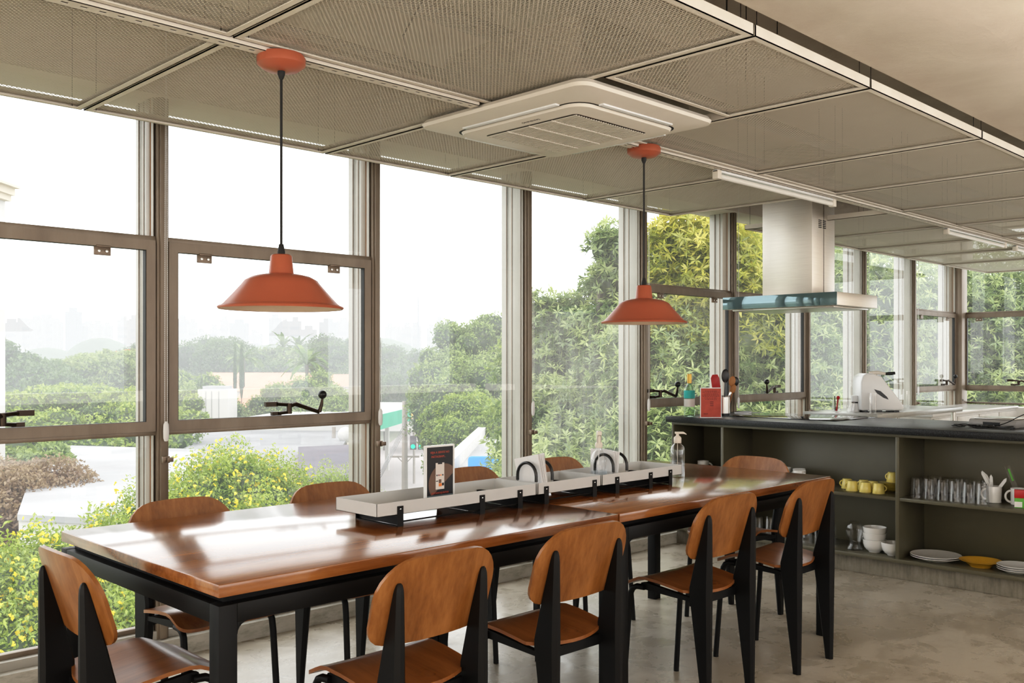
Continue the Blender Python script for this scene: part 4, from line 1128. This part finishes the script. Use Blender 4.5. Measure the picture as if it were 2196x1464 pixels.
def tree(label, blobs, n, size, mat, seed, aspect=.5, group='trees seen through the windows', trunk_r=.25, lumps=0, **kw):
    if lumps:
        rl = random.Random(seed*7+1); more = []
        for c_, r_ in blobs:
            for q in range(lumps):
                a_ = rl.uniform(0,2*PI); e_ = rl.uniform(-.15,1.3)
                d_ = (math.cos(a_)*math.cos(e_), math.sin(a_)*math.cos(e_), math.sin(e_)); f_ = rl.uniform(.26,.44)
                more.append(((c_[0]+d_[0]*r_[0]*.84, c_[1]+d_[1]*r_[1]*.84, c_[2]+d_[2]*r_[2]*.84), (r_[0]*f_, r_[1]*f_, r_[2]*f_)))
        blobs = [(c_, tuple(v_*.86 for v_ in r_)) for c_, r_ in blobs]+more
    c = sum((Vector(b[0]) for b in blobs), Vector())/len(blobs)
    root = thing('tree', label, 'tree', (c.x, c.y, GZ), 0, group)
    bpy.context.view_layer.update()
    foliage('foliage', blobs, n, size, mat, root, seed, aspect, **kw)
    trunk(root, (c.x, c.y, GZ), [b[0] for b in blobs][:6], trunk_r)
    return root
def blob(px, py, D, rx, rz, ry=None):
    """centre such that the crown top reaches py"""
    p = at(px, py, D); return ((p.x, p.y, p.z-rz), (rx, ry or rx, rz))

# ground and streets
tag(MB().box(-900,1500,5.5,1700,GZ-1,GZ).build('city_ground', M['ground'], smooth=0), 'wide ground plane of the city seen far below the windows', 'ground')['kind'] = 'structure'
def slab_at(name, pts, z, th, mat, label, cat, group=None):
    """flat slab whose corners are given as picture points lying at height z"""
    P = []
    for px, py in pts:
        u = (HY-py)/FPX; D = (z-CH)/u; p = at(px, py, D); P.append((p.x, p.y))
    o = MB().prism(P, z-th, z, 'z').build(name, M[mat], smooth=0)
    return tag(o, label, cat, group), P
slab_at('street', [(800,1060),(935,1060),(935,945),(905,915),(880,915),(790,985)], GZ+.08, .1, 'asphalt', 'grey street with crossing below the third window', 'street')
slab_at('street', [(300,1000),(800,1000),(800,915),(300,925)], GZ+.06, .1, 'asphalt', 'wide pale street behind the flowering tree', 'street')

def building(label, pts, ztop, zbase, wall, roof, parapet=.0, group='low buildings outside'):
    P = []
    for px, py in pts:
        u = (HY-py)/FPX; D = (ztop-CH)/u; p = at(px, py, D); P.append((p.x, p.y))
    cx = sum(p[0] for p in P)/len(P); cy = sum(p[1] for p in P)/len(P)
    root = thing('building', label, 'building', (cx,cy,zbase), 0, group)
    Q = [(p[0]-cx, p[1]-cy) for p in P]
    MB().prism(Q, 0, ztop-zbase-.05, 'z').build('wall', M[wall], root, smooth=0)
    MB().prism([(q[0]*1.01,q[1]*1.01) for q in Q], ztop-zbase-.05, ztop-zbase+.1, 'z').build('roof', M[roof], root, smooth=0)
    if parapet:
        n = len(Q); b = MB()
        for i in range(n):
            a = Vector((*Q[i],0)); c_ = Vector((*Q[(i+1)%n],0)); d = (c_-a).normalized(); nn = Vector((-d.y,d.x,0))*.18
            z0, z1 = ztop-zbase, ztop-zbase+parapet
            b.add([a-nn+Vector((0,0,z0)), c_-nn+Vector((0,0,z0)), c_+nn+Vector((0,0,z0)), a+nn+Vector((0,0,z0)), a-nn+Vector((0,0,z1)), c_-nn+Vector((0,0,z1)), c_+nn+Vector((0,0,z1)), a+nn+Vector((0,0,z1))],
                  [(0,3,2,1),(4,5,6,7),(0,1,5,4),(1,2,6,5),(2,3,7,6),(3,0,4,7)])
        b.build('parapet', M['wall_white'], root, smooth=0)
    return root
building('large pale flat roof seen left through the lowest left pane', [(40,1110),(420,1130),(430,968),(90,958)], -2.6, GZ, 'wall_white', 'roof_white')
building('long grey flat roof below the second sash window', [(300,990),(700,1010),(760,915),(300,925)], -3.6, GZ, 'wall_cream', 'roof_grey')
building('flat white roof with railings and parapet behind the black sign', [(925,1060),(1200,1060),(1200,938),(1035,938)], -2.2, GZ, 'wall_white', 'roof_white', .5)
building('brown walled shop right of the flowering tree', [(640,1030),(800,1030),(800,955),(640,962)], -3.2, GZ, 'brown_wall', 'wall_dark')
def house(px0, px1, ytop, D, hgt, roofh, label, wall='wall_white', roof='roof_tile', depth=10, zb=None):
    a = at(px0, ytop, D); b_ = at(px1, ytop, D); d = (b_-a); L = d.length; c = (a+b_)/2
    root = thing('house', label, 'house', (c.x, c.y, a.z-roofh-hgt), math.atan2(d.y, d.x), 'distant low houses')
    MB().box(-L/2,L/2,0,depth,0,hgt).build('wall', M[wall], root, smooth=0)
    MB().prism([(-.4,hgt),(depth+.4,hgt),(depth/2,hgt+roofh)], -L/2-.3, L/2+.3, 'x').build('roof', M[roof], root, smooth=0)
    n = max(2, int(L/3)); wm = MB()
    for k in range(n): x = -L/2+(k+.5)*L/n; wm.box(x-.5,x+.5,-.05,0,hgt*.35,hgt*.75)
    wm.build('windows', M['wall_dark'], root, smooth=0)
    return root
house(418,632,800,118,3.2,2.2,'long white house with salmon tiled roof in the second sash window', depth=14)
house(500,560,832,100,3.5,2.4,'salmon roofed house right of the white block', 'wall_cream', depth=10)
house(705,755,803,130,3.0,1.6,'small salmon roofed house at the right of the second window', depth=8)
house(820,905,792,150,4,1.0,'pale distant house left of the large tree', 'wall_cream','roof_white', 10)
house(845,900,822,120,4,.8,'white garage building with a grey door in the third window', 'wall_white','roof_white', 10)
house(815,910,858,105,3,.4,'low white shed above the petrol station', 'wall_white','roof_white', 10)
house(365,420,925,85,3,.4,'low white shed at the left of the street', 'wall_white','roof_white', 8)
wb = thing('white_tower_block', 'white boxy block with panel seams in front of the salmon roofs', 'building', tuple(at(467,897,75))[:2]+(GZ,), ANG-PI/2)
MB().box(-1.18,1.18,-1.2,1.2,0,at(467,834,75).z-GZ).build('wall', M['wall_white'], wb, smooth=0)
v = MB()
for x in (-.55,-.1,.45): v.box(x-.02,x+.02,-1.23,-1.2,2,at(467,838,75).z-GZ)
v.build('panel_seam', M['roof_grey'], wb, smooth=0)
MB().box(-.9,.9,-.9,.9,at(467,834,75).z-GZ,at(467,830,75).z-GZ+.1).build('roof_cap', M['roof_white'], wb, smooth=0)

# petrol station canopy
a = at(805,905,72); b_ = at(925,868,95)
d = (b_-a); d.z = 0; L = d.length
pc_ = thing('petrol_canopy', 'white petrol station canopy with green and yellow fascia', 'canopy', (a.x, a.y, a.z-.6), math.atan2(d.y, d.x))
MB().box(-6,L,-.0,9,0,1.1).build('canopy_roof', M['wall_white'], pc_, smooth=0)
MB().box(-6,L*.55,-.12,0,-.05,1.1).build('green_fascia', M['canopy_green'], pc_, smooth=0)
MB().box(L*.55,L*.96,-.12,0,.1,1.1).build('yellow_fascia', M['canopy_yellow'], pc_, smooth=0)
for x in (L*.35,L*.75): MB().box(x,x+.35,3,3.35,-(a.z-.6-GZ),0).build('column', M['wall_white'], pc_, smooth=0)

# utility poles, lamps and signals
def pole(px, ytop, D, label, arms=(), r=.13, lamp=False):
    p = at(px, ytop, D)
    root = thing('utility_pole', label, 'pole', (p.x,p.y,GZ), ANG-PI/2, 'poles along the street'); h = p.z-GZ
    MB().tube([(0,0,0),(0,0,h)], [r*1.3,r], 8).build('mast', M['pole'], root)
    for q in arms: MB().box(-.95,.95,-.06,.06,h-q-.06,h-q+.06).tube([(-.5,0,h-q),(0,0,h-q-.5)],.03,5).tube([(.5,0,h-q),(0,0,h-q-.5)],.03,5).build('crossarm', M['pole'], root)
    if lamp: MB().ball((0,0,h-.2), .5, 10).build('lamp_head', M['wall_white'], root)
    return root
pole(868,860,62,'brown utility pole with two crossarms in the third window', (3.6,6.4), .17)
pole(888,800,80,'thin distant pole behind the petrol station', (), .08)
pole(716,915,60,'concrete pole at the right of the second window', (.8,), .12)
pole(741,925,58,'white globe street lamp pole beside the mullion', (), .09, True)
for px, lab in ((886,'left green traffic light above the street'),(903,'right green traffic light above the street')):
    p = at(px, 945, 66); root = thing('traffic_light', lab, 'traffic light', (p.x,p.y,p.z), ANG-PI/2, 'pair of green traffic lights')
    MB().box(-.22,.22,-.12,.12,-.6,.35).build('housing', M['wall_dark'], root, bevel=.02)
    MB().lathe([(0,0),(.16,0),(.14,.05),(0,.06)], 14, (0,0,0), Matrix.Translation((0,-.12,-.38)) @ Matrix.Rotation(PI/2,4,'X')).build('green_lens', M['signal'], root)
    MB().tube([(0,0,.35),(0,0,.9),(1.5,.3,1.0)], .05, 6).build('mounting_arm', M['pole'], root)
pa = at(868,905,62)
for k in range(4):
    e = at(700,1120+k*16,26)
    mid = pa.lerp(e,.5)+Vector((0,0,-.8))
    tag(MB().tube([pa+Vector((0,0,-.2*k)), mid, e], .018, 5).build('power_line', M['roof_grey']), 'thin overhead power line running down left from the brown pole', 'wire', 'overhead power lines')
ft = thing('roof_antenna_frame', 'thin pale rectangular goal-like frame standing among the trees, far left', 'frame', tuple(at(205,905,52)), ANG-PI/2)
MB().tube([(-.68,0,-1.0),(-.68,0,.62),(.68,0,.62),(.68,0,-1.0)], .045, 6).build('frame_tube', M['wall_cream'], ft)
tarp = at(1062,1012,30); tag(MB().box(-1.4,1.0,-.8,.8,-.6,.5).build('blue_tarp', M['blue_ext'], loc=tuple(tarp), rot=(0,.1,ANG), bevel=.1), 'blue tarp and crates beside the white roof behind the chair', 'tarp')

# trees, from the foreground outwards
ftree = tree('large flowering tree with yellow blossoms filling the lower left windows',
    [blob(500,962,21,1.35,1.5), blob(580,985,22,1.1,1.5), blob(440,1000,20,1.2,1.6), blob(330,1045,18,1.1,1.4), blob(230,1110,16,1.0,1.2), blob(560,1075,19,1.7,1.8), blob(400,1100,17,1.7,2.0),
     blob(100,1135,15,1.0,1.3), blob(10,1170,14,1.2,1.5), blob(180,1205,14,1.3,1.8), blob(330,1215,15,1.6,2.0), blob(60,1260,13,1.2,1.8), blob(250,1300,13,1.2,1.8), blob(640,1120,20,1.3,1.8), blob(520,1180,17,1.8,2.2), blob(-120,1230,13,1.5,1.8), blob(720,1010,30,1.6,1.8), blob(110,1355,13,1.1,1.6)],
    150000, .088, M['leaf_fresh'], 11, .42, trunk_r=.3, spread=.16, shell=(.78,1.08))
foliage('blossom', [blob(500,958,21,1.36,1.5), blob(580,982,22,1.12,1.5), blob(440,997,20,1.22,1.6), blob(330,1042,18,1.12,1.4), blob(230,1107,16,1.02,1.2), blob(560,1072,19,1.72,1.8), blob(400,1097,17,1.72,2.0), blob(100,1132,15,1.02,1.3), blob(10,1167,14,1.22,1.5), blob(180,1200,14,1.32,1.8), blob(330,1210,15,1.62,2.0), blob(60,1255,13,1.22,1.8), blob(250,1295,13,1.2,1.8), blob(520,1176,17,1.8,2.2), blob(-120,1226,13,1.5,1.8)],
    16000, .05, M['flower'], ftree, 12, 1.0, core=False, ros=5, shell=(.98,1.06), spread=.16)
tree('spreading tree with a painted-in brown reflection at the far left in the lowest pane', [blob(60,985,30,2.4,1.6), blob(-40,1010,28,2.4,2.0), blob(120,1020,31,1.2,1.2)], 22000, .15, M['leaf_reflect'], 21, .5)
tree('green tree just above the brown-tinted tree at the far left', [blob(40,955,38,2.4,1.5), blob(125,970,36,1.0,1.0)], 9000, .2, M['leaf_green'], 22, lumps=7)
rr = random.Random(17)
G = 'pale green tree canopies in the left sash window'
tree('light green tree canopy filling the bottom of the left sash window', [blob(x,y,D,r_,r_*.6) for x,y,D,r_ in ((20,845,62,5),(110,840,58,4.6),(190,835,64,4.6),(270,850,60,4),(60,880,50,4),(170,885,48,4),(250,885,50,3.6),(330,860,56,3.2),(-60,860,56,5))], 60000, .26, M['leaf_fresh'], 31, .5, group=G, lumps=7)
tree('dark green broad tree under the grey hill in the left sash window', [blob(200,752,105,6.5,3.4), blob(255,756,104,4,3.4), blob(150,775,98,4.5,3)], 26000, .42, M['leaf_green'], 32, .5, group=G, lumps=7)
tree('bushy green tree at the far left behind the canopy', [blob(10,745,95,5.5,4.5), blob(70,758,92,4.5,4), blob(115,785,88,4,3.5), blob(-60,735,98,6,5)], 26000, .42, M['leaf_dark'], 33, .5, group=G, lumps=7)
tree('round dark bush above the goal-like frame', [blob(235,868,52,1.9,1.3), blob(190,878,50,1.4,1.0)], 7000, .2, M['leaf_dark'], 34, lumps=7)
tree('reddish flowering crown behind the first mullion', [blob(283,752,112,2.2,1.0)], 1200, .5, M['red_flower'], 35, core=False)
for i, (px, y, D, r_, h, mt, lab) in enumerate(((395,728,150,9,6,'leaf_dark','dark hazy tree at the left edge of the second sash window'),(455,745,140,7,5,'leaf_dark','hazy tree left of the tall bushy palm'),(530,758,140,8,5,'leaf_dark','hazy tree row behind the salmon roofs'),(600,750,150,9,5,'leaf_green','hazy tree row right of the cypresses'),(690,745,150,9,6,'leaf_dark','hazy dark tree behind the date palm'),(740,725,170,9,6,'leaf_dark','tall hazy tree beside the second mullion'),(620,772,150,8,4,'leaf_fresh','light green spreading crown in the second sash window'),(700,770,150,9,6,'leaf_green','hazy round crown at the right of the second sash window'),
    (390,800,80,4.5,4.5,'leaf_green','green tree at the left edge of the second sash window'),(400,840,78,3.2,3.2,'leaf_fresh','bright green tree left of the white block'),(850,755,140,8,5,'leaf_dark','hazy dark trees left of the tall tree in the third window'),(830,800,110,3,4,'leaf_dark','small dark tree beside the petrol station'))):
    tree(lab, [blob(px,y,D,r_,h), blob(px-r_*6,y+12,D+3,r_*.7,h*.7), blob(px+r_*6,y+10,D-3,r_*.7,h*.7)], 12000, .03*r_+.15 if r_ > 5 else .26, M[mt], 40+i, .55, lumps=5, group='hazy trees in the middle distance')
tree('large round green tree above the crank handle', [blob(650,803,84,4.0,4.4), blob(610,832,82,3.3,3.8), blob(700,826,84,3,3.8), blob(570,852,80,2.8,3.2), blob(665,850,78,3.8,3.6)], 32000, .22, M['leaf_green'], 60, lumps=7)
tree('rounded green tree right of the crank handle', [blob(735,838,84,2.8,3.0)], 8000, .24, M['leaf_green'], 61, lumps=7)
tree('tall bushy palm like tree rising over the hazy row', [blob(485,727,135,4.3,3.2), blob(465,742,136,3,2.6), blob(500,745,134,3,2.6)], 7000, .5, M['leaf_dark'], 62, .5, corescale=.6)
for px, D, lab in ((504,96,'thinner dark cypress in front of the salmon roof'),(518,95,'thicker dark cypress in front of the salmon roof')):
    tree(lab, [((*at(px,790,D)[:2], at(px,790,D).z), (.15 if px == 504 else .22,.2,2.6)), ((*at(px,815,D)[:2], at(px,815,D).z), (.17 if px == 504 else .25,.22,2.4))], 5000, .10, M['leaf_dark'], px, .5, trunk_r=.1)
def palm(px, y, D, size, label, seed):
    p = at(px, y, D); root = thing('palm_tree', label, 'palm tree', (p.x,p.y,GZ), 0, 'palms in the middle distance'); h = p.z-GZ
    MB().tube([(0,0,0),(0,0,h)], [.22,.16], 8).build('trunk', M['bark'], root)
    rg_ = random.Random(seed); vs = []; fs = []; tn = []
    for k in range(34):
        a = rg_.uniform(0,6.28); el = rg_.uniform(-.2,1.2); L = size*rg_.uniform(.8,1.1)
        prev = Vector((0,0,h)); dr = Vector((math.cos(a)*math.cos(el), math.sin(a)*math.cos(el), math.sin(el)))
        side = Vector((-math.sin(a), math.cos(a), 0))
        for s_ in range(5):
            nx_ = prev+dr*L/5; dr = (dr+Vector((0,0,-.28))).normalized(); w_ = L*.09*math.sin(PI*(s_+.7)/5.4)
            o = len(vs); vs += [tuple(prev-side*w_), tuple(prev+side*w_), tuple(nx_+side*w_*.8), tuple(nx_-side*w_*.8)]; fs.append((o,o+1,o+2,o+3)); tn += [rg_.uniform(.2,.7)]*4; prev = nx_
    me = bpy.data.meshes.new('fronds'); me.from_pydata(vs, [], fs); a_ = me.attributes.new('tone','FLOAT','POINT'); a_.data.foreach_set('value', tn); me.materials.append(M['leaf_green'])
    o = bpy.data.objects.new('fronds', me); C.objects.link(o); o.parent = root
palm(658,782,88,3.0,'date palm in the middle of the second sash window',1)
palm(608,745,150,3.6,'small hazy palm on the horizon of the second window, left',2)
palm(640,747,150,3.4,'small hazy palm on the horizon of the second window, right',3)
palm(522,768,110,3.0,'palm behind the two cypresses',4)

# third and fourth windows
tree('big layered green tree filling the right of the third window',
    [blob(1035,682,62,2.6,2.6), blob(985,705,60,2.4,2.6), blob(1075,700,62,2.8,3), blob(950,745,58,2.0,2.6), blob(1010,745,56,3,3), blob(1070,760,56,3,3.4), blob(940,790,56,2.2,3), blob(1000,810,54,3,3.4), blob(905,815,58,1.2,1.4), blob(1110,740,60,4,5), blob(1050,850,54,3,3)],
    70000, .20, M['leaf_green'], 70, .5, lumps=7)
tree('fresh light green tree in front of the big layered tree',
    [blob(1020,835,46,1.7,1.8), blob(965,862,46,1.5,1.7), blob(1070,850,45,1.8,2), blob(952,888,46,1.0,1.8), blob(1000,905,44,1.9,2), blob(1075,915,44,1.9,2), blob(960,930,46,1.0,1.8), blob(1120,870,45,2,3)],
    62000, .16, M['leaf_fresh'], 71, .45, lumps=7)
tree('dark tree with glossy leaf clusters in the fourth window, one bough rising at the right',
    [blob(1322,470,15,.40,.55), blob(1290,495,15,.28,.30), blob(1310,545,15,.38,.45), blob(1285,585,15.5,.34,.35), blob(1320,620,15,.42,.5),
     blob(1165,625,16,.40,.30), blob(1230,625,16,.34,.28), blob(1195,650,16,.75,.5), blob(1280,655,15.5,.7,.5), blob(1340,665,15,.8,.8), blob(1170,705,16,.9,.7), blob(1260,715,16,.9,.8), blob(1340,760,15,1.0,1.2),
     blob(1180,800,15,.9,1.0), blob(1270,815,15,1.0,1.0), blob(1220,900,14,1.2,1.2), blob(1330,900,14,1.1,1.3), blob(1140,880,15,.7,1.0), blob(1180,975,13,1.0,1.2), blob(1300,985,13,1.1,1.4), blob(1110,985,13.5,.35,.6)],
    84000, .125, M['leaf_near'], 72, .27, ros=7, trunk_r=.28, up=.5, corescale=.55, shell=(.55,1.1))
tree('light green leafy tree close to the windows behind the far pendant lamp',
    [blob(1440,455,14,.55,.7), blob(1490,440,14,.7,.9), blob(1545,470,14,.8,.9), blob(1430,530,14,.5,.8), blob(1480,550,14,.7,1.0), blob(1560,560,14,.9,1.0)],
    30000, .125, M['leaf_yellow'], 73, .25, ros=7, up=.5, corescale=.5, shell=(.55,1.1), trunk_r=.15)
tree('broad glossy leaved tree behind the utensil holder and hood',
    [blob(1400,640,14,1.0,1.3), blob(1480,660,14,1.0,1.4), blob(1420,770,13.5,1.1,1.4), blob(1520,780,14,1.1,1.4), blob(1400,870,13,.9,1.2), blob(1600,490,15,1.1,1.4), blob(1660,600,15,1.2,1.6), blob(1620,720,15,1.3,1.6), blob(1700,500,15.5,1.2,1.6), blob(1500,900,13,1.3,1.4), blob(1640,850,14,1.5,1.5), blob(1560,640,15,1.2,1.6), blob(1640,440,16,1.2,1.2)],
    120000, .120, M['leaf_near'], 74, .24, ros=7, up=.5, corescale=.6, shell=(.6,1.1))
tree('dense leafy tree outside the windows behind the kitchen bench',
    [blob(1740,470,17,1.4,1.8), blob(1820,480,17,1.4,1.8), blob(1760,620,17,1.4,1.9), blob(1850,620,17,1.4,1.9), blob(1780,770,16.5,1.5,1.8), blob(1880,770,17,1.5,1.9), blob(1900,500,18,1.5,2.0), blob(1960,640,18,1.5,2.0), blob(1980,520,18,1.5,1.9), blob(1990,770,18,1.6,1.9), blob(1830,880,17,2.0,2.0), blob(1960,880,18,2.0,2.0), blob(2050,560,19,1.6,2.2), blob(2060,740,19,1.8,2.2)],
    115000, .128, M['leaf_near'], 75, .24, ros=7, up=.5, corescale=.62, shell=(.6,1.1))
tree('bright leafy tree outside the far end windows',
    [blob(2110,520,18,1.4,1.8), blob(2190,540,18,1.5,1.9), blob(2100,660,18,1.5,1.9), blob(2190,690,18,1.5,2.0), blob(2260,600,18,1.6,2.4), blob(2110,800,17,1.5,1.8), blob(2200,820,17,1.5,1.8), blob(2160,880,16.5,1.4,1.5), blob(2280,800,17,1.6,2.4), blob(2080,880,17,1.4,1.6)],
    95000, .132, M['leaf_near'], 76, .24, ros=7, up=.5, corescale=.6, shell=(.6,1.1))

# hazy hills, towers and skyline
def hillm(px, ytop, D, rx, rz, label):
    p = at(px, ytop, D); b = MB(); b.ball((0,0,0), 1, 32, (rx, rx*.5, rz)); o = b.build('hill', M['hill'], smooth=80, loc=(p.x,p.y,p.z-rz), rot=(0,0,ANG-PI/2)); return tag(o, label, 'hill', 'hazy wooded hills')
hillm(215,724,300,14,14,'rounded grey green hill in the left sash window')
hillm(100,745,310,14,10,'lower hazy hill at the far left')
hillm(345,748,320,12,10,'low hazy hill behind the first mullion')
hillm(590,738,330,22,10,'long low hazy hill in the second window')
hillm(790,722,330,22,12,'hazy hill behind the second mullion')
hillm(900,750,340,30,12,'low hazy hill in the third window')
SK = [(20,30,692,0),(45,40,690,0),(75,26,683,0),(95,34,681,0),(118,22,690,0),(153,27,668,1),(168,24,700,1),(185,28,696,0),(207,20,694,0),(228,18,698,0),(262,22,686,0),(285,18,683,0),
      (390,20,683,0),(412,16,690,0),(458,18,704,0),(480,18,686,0),(510,34,692,1),(588,24,681,1),(610,16,688,0),(632,22,688,0),(660,30,706,0),(702,36,690,1),(735,26,688,0),(760,18,690,0),(545,26,715,0),(430,20,712,0),
      (835,20,700,0),(850,26,706,0),(872,22,700,0),(890,24,699,0),(925,20,703,0),(942,18,686,0),(965,30,695,0),(990,20,712,0),(1020,26,716,0),(1060,24,720,0)]
for i, (px, w_, y, k) in enumerate(SK):
    D = 560+(i*37) % 170; p = at(px, y, D); wd = w_/FPX*D
    root = thing('tower_block', 'hazy distant tower block on the skyline, %s from the left' % ['1st','2nd','3rd'][i] if i < 3 else 'hazy distant tower block on the skyline, %dth from the left' % (i+1), 'building', (p.x,p.y,GZ), ANG-PI/2, 'hazy skyline towers')
    h = p.z-GZ
    MB().box(-wd/2,wd/2,0,wd*.8,0,h).box(-wd*.25,wd*.25,wd*.1,wd*.5,h,h+2.5).build('tower_wall', M['city_b' if k else 'city'], root, smooth=0)
    b = MB(); nf = int(h/5)
    for f_ in range(2, nf): b.box(-wd*.42,wd*.42,-.4,0,f_*5,f_*5+1.6)
    b.build('window_band', M['city_b'], root, smooth=0)
for px, y, D, w_, lab in ((897,617,600,1.2,'tall hazy lattice broadcasting mast on the skyline'),(1008,652,640,.8,'shorter hazy mast behind the layered tree')):
    p = at(px,y,D); root = thing('radio_mast', lab, 'mast', (p.x,p.y,GZ), 0, 'hazy masts'); h = p.z-GZ
    MB().tube([(0,0,0),(0,0,h*.45),(0,0,h)], [w_*2.4,w_*.9,w_*.25], 4).build('mast_lattice', M['city_b'], root)
er = thing('balcony_eave', 'pale moulded cornice of a neighbouring building at the left edge', 'cornice', tuple(at(-25,400,30)), ANG-PI/2)
MB().box(-1.2,.32,0,1,-.12,.1).box(-1.2,.5,-.2,1,.10,.18).box(-1.2,.2,0,1,-.3,-.12).build('cornice_moulding', M['wall_cream'], er)
MB().box(-1.2,.0,.2,1,-9,-.3).build('wall_face', M['wall_white'], er)

# ================================================================== LIGHT, WORLD, CAMERA
w = bpy.data.worlds.new('overcast'); bpy.context.scene.world = w; w.use_nodes = True
nt = w.node_tree; nt.nodes.clear()
tc = nt.nodes.new('ShaderNodeTexCoord'); sx = nt.nodes.new('ShaderNodeSeparateXYZ'); nt.links.new(tc.outputs['Generated'], sx.inputs[0])
rp = nt.nodes.new('ShaderNodeValToRGB'); nt.links.new(sx.outputs['Z'], rp.inputs[0])
e = rp.color_ramp.elements; e[0].position = 0; e[0].color = (.97,.985,1,1); e[1].position = .6; e[1].color = (1,1,1,1)
bg = nt.nodes.new('ShaderNodeBackground'); nt.links.new(rp.outputs[0], bg.inputs[0]); bg.inputs[1].default_value = 2.7
wo = nt.nodes.new('ShaderNodeOutputWorld'); nt.links.new(bg.outputs[0], wo.inputs[0])

def area(name, loc, rot, sx_, sy_, power, col=(1,1,1)):
    l = bpy.data.lights.new(name, 'AREA'); l.shape = 'RECTANGLE'; l.size = sx_; l.size_y = sy_; l.energy = power; l.color = col
    o = bpy.data.objects.new(name, l); C.objects.link(o); o.location = loc; o.rotation_euler = rot; return o
# added fill lamps out of view, brightening the interior and its ceiling
area('side_fill', (3.5, -3.9, 1.5), (R(90),0,0), 12, 2.0, 30, (1,.94,.86))
area('rear_fill', (-3.0, .2, 1.5), (R(90),0,R(-90)), 5, 2.0, 115, (1,.93,.84))
area('upward_fill', (4.5, -1.6, .95), (R(180),0,0), 12, 3.0, 265, (1,.93,.84))

# small pieces belong to the part that carries them
NEST = {'screw': {'dining_chair': 'backrest', 'table_tray': 'bracket'}, 'shade_lining': {'pendant_lamp': 'lamp_shade'}, 'bulb': {'pendant_lamp': 'lamp_shade'},
        'intake_recess': {'air_conditioner': 'inner_panel'}, 'intake_grille': {'air_conditioner': 'inner_panel'}, 'brand_lettering': {'air_conditioner': 'inner_panel'},
        'steel_rod': {'napkin_holder': 'base_plate'}, 'chimney_seam': {'range_hood': 'chimney'}, 'vent_slot': {'range_hood': 'chimney'}, 'filter_panel': {'range_hood': 'hood_body'},
        'dial': {'kitchen_machine': 'touch_screen'}, 'lid_handle': {'kitchen_machine': 'lid_arm'}, 'phone_notch_print': {'table_sign': 'phone_print'}, 'app_icon_print': {'table_sign': 'phone_print'}, 'photo_print': {'table_sign': 'phone_print'},
        'printed_lines': {'red_notice': 'poster'}, 'printed_mark': {'red_notice': 'poster'}, 'green_lens': {'traffic_light': 'housing'}, 'duct_flange': {'air_duct': 'duct_body'}, 'blossom': {'tree': 'foliage'}}
def kind_of(n): return n.split('.')[0]
for root in [o for o in C.objects if o.parent is None and o.children]:
    for ch in list(root.children):
        want = NEST.get(kind_of(ch.name), {}).get(kind_of(root.name))
        if not want: continue
        tg = [k for k in root.children if kind_of(k.name) == want and k.matrix_basis == Matrix.Identity(4)]
        if not tg: continue
        c0_ = sum((Vector(b_) for b_ in ch.bound_box), Vector())/8
        t_ = min(tg, key=lambda k: ((sum((Vector(b_) for b_ in k.bound_box), Vector())/8)-c0_).length)
        mi = ch.matrix_parent_inverse.copy(); ch.parent = t_
        ch.matrix_parent_inverse = Matrix.Identity(4) if kind_of(ch.name) == 'blossom' else mi

cam = bpy.data.cameras.new('camera'); co = bpy.data.objects.new('camera', cam); C.objects.link(co)
cam.sensor_width = 36; cam.lens = 36*FPX/2196; cam.shift_y = (HY-732)/2196; cam.clip_end = 3000; cam.clip_start = .05
co.location = (0,0,CH); co.rotation_euler = (R(90), 0, ANG-R(90))
sc = bpy.context.scene; sc.camera = co
sc.view_settings.view_transform = 'Standard'; sc.view_settings.look = 'None'; sc.view_settings.exposure = 0; sc.view_settings.gamma = 1
sc.view_settings.use_curve_mapping = True
cm = sc.view_settings.curve_mapping; cc = cm.curves[3]
cc.points[0].location = (0,0); cc.points[1].location = (1,1)
for x_, y_ in ((.02,.0135),(.10,.093),(.35,.40),(.65,.74)): cc.points.new(x_, y_)
cm.update()
cy = sc.cycles
cy.max_bounces = 6; cy.diffuse_bounces = 3; cy.glossy_bounces = 3; cy.transparent_max_bounces = 12; cy.transmission_bounces = 4
cy.caustics_reflective = False; cy.caustics_refractive = False; cy.sample_clamp_indirect = 4
cy.use_adaptive_sampling = True; cy.adaptive_threshold = .08; cy.adaptive_min_samples = 20
cy.use_denoising = True
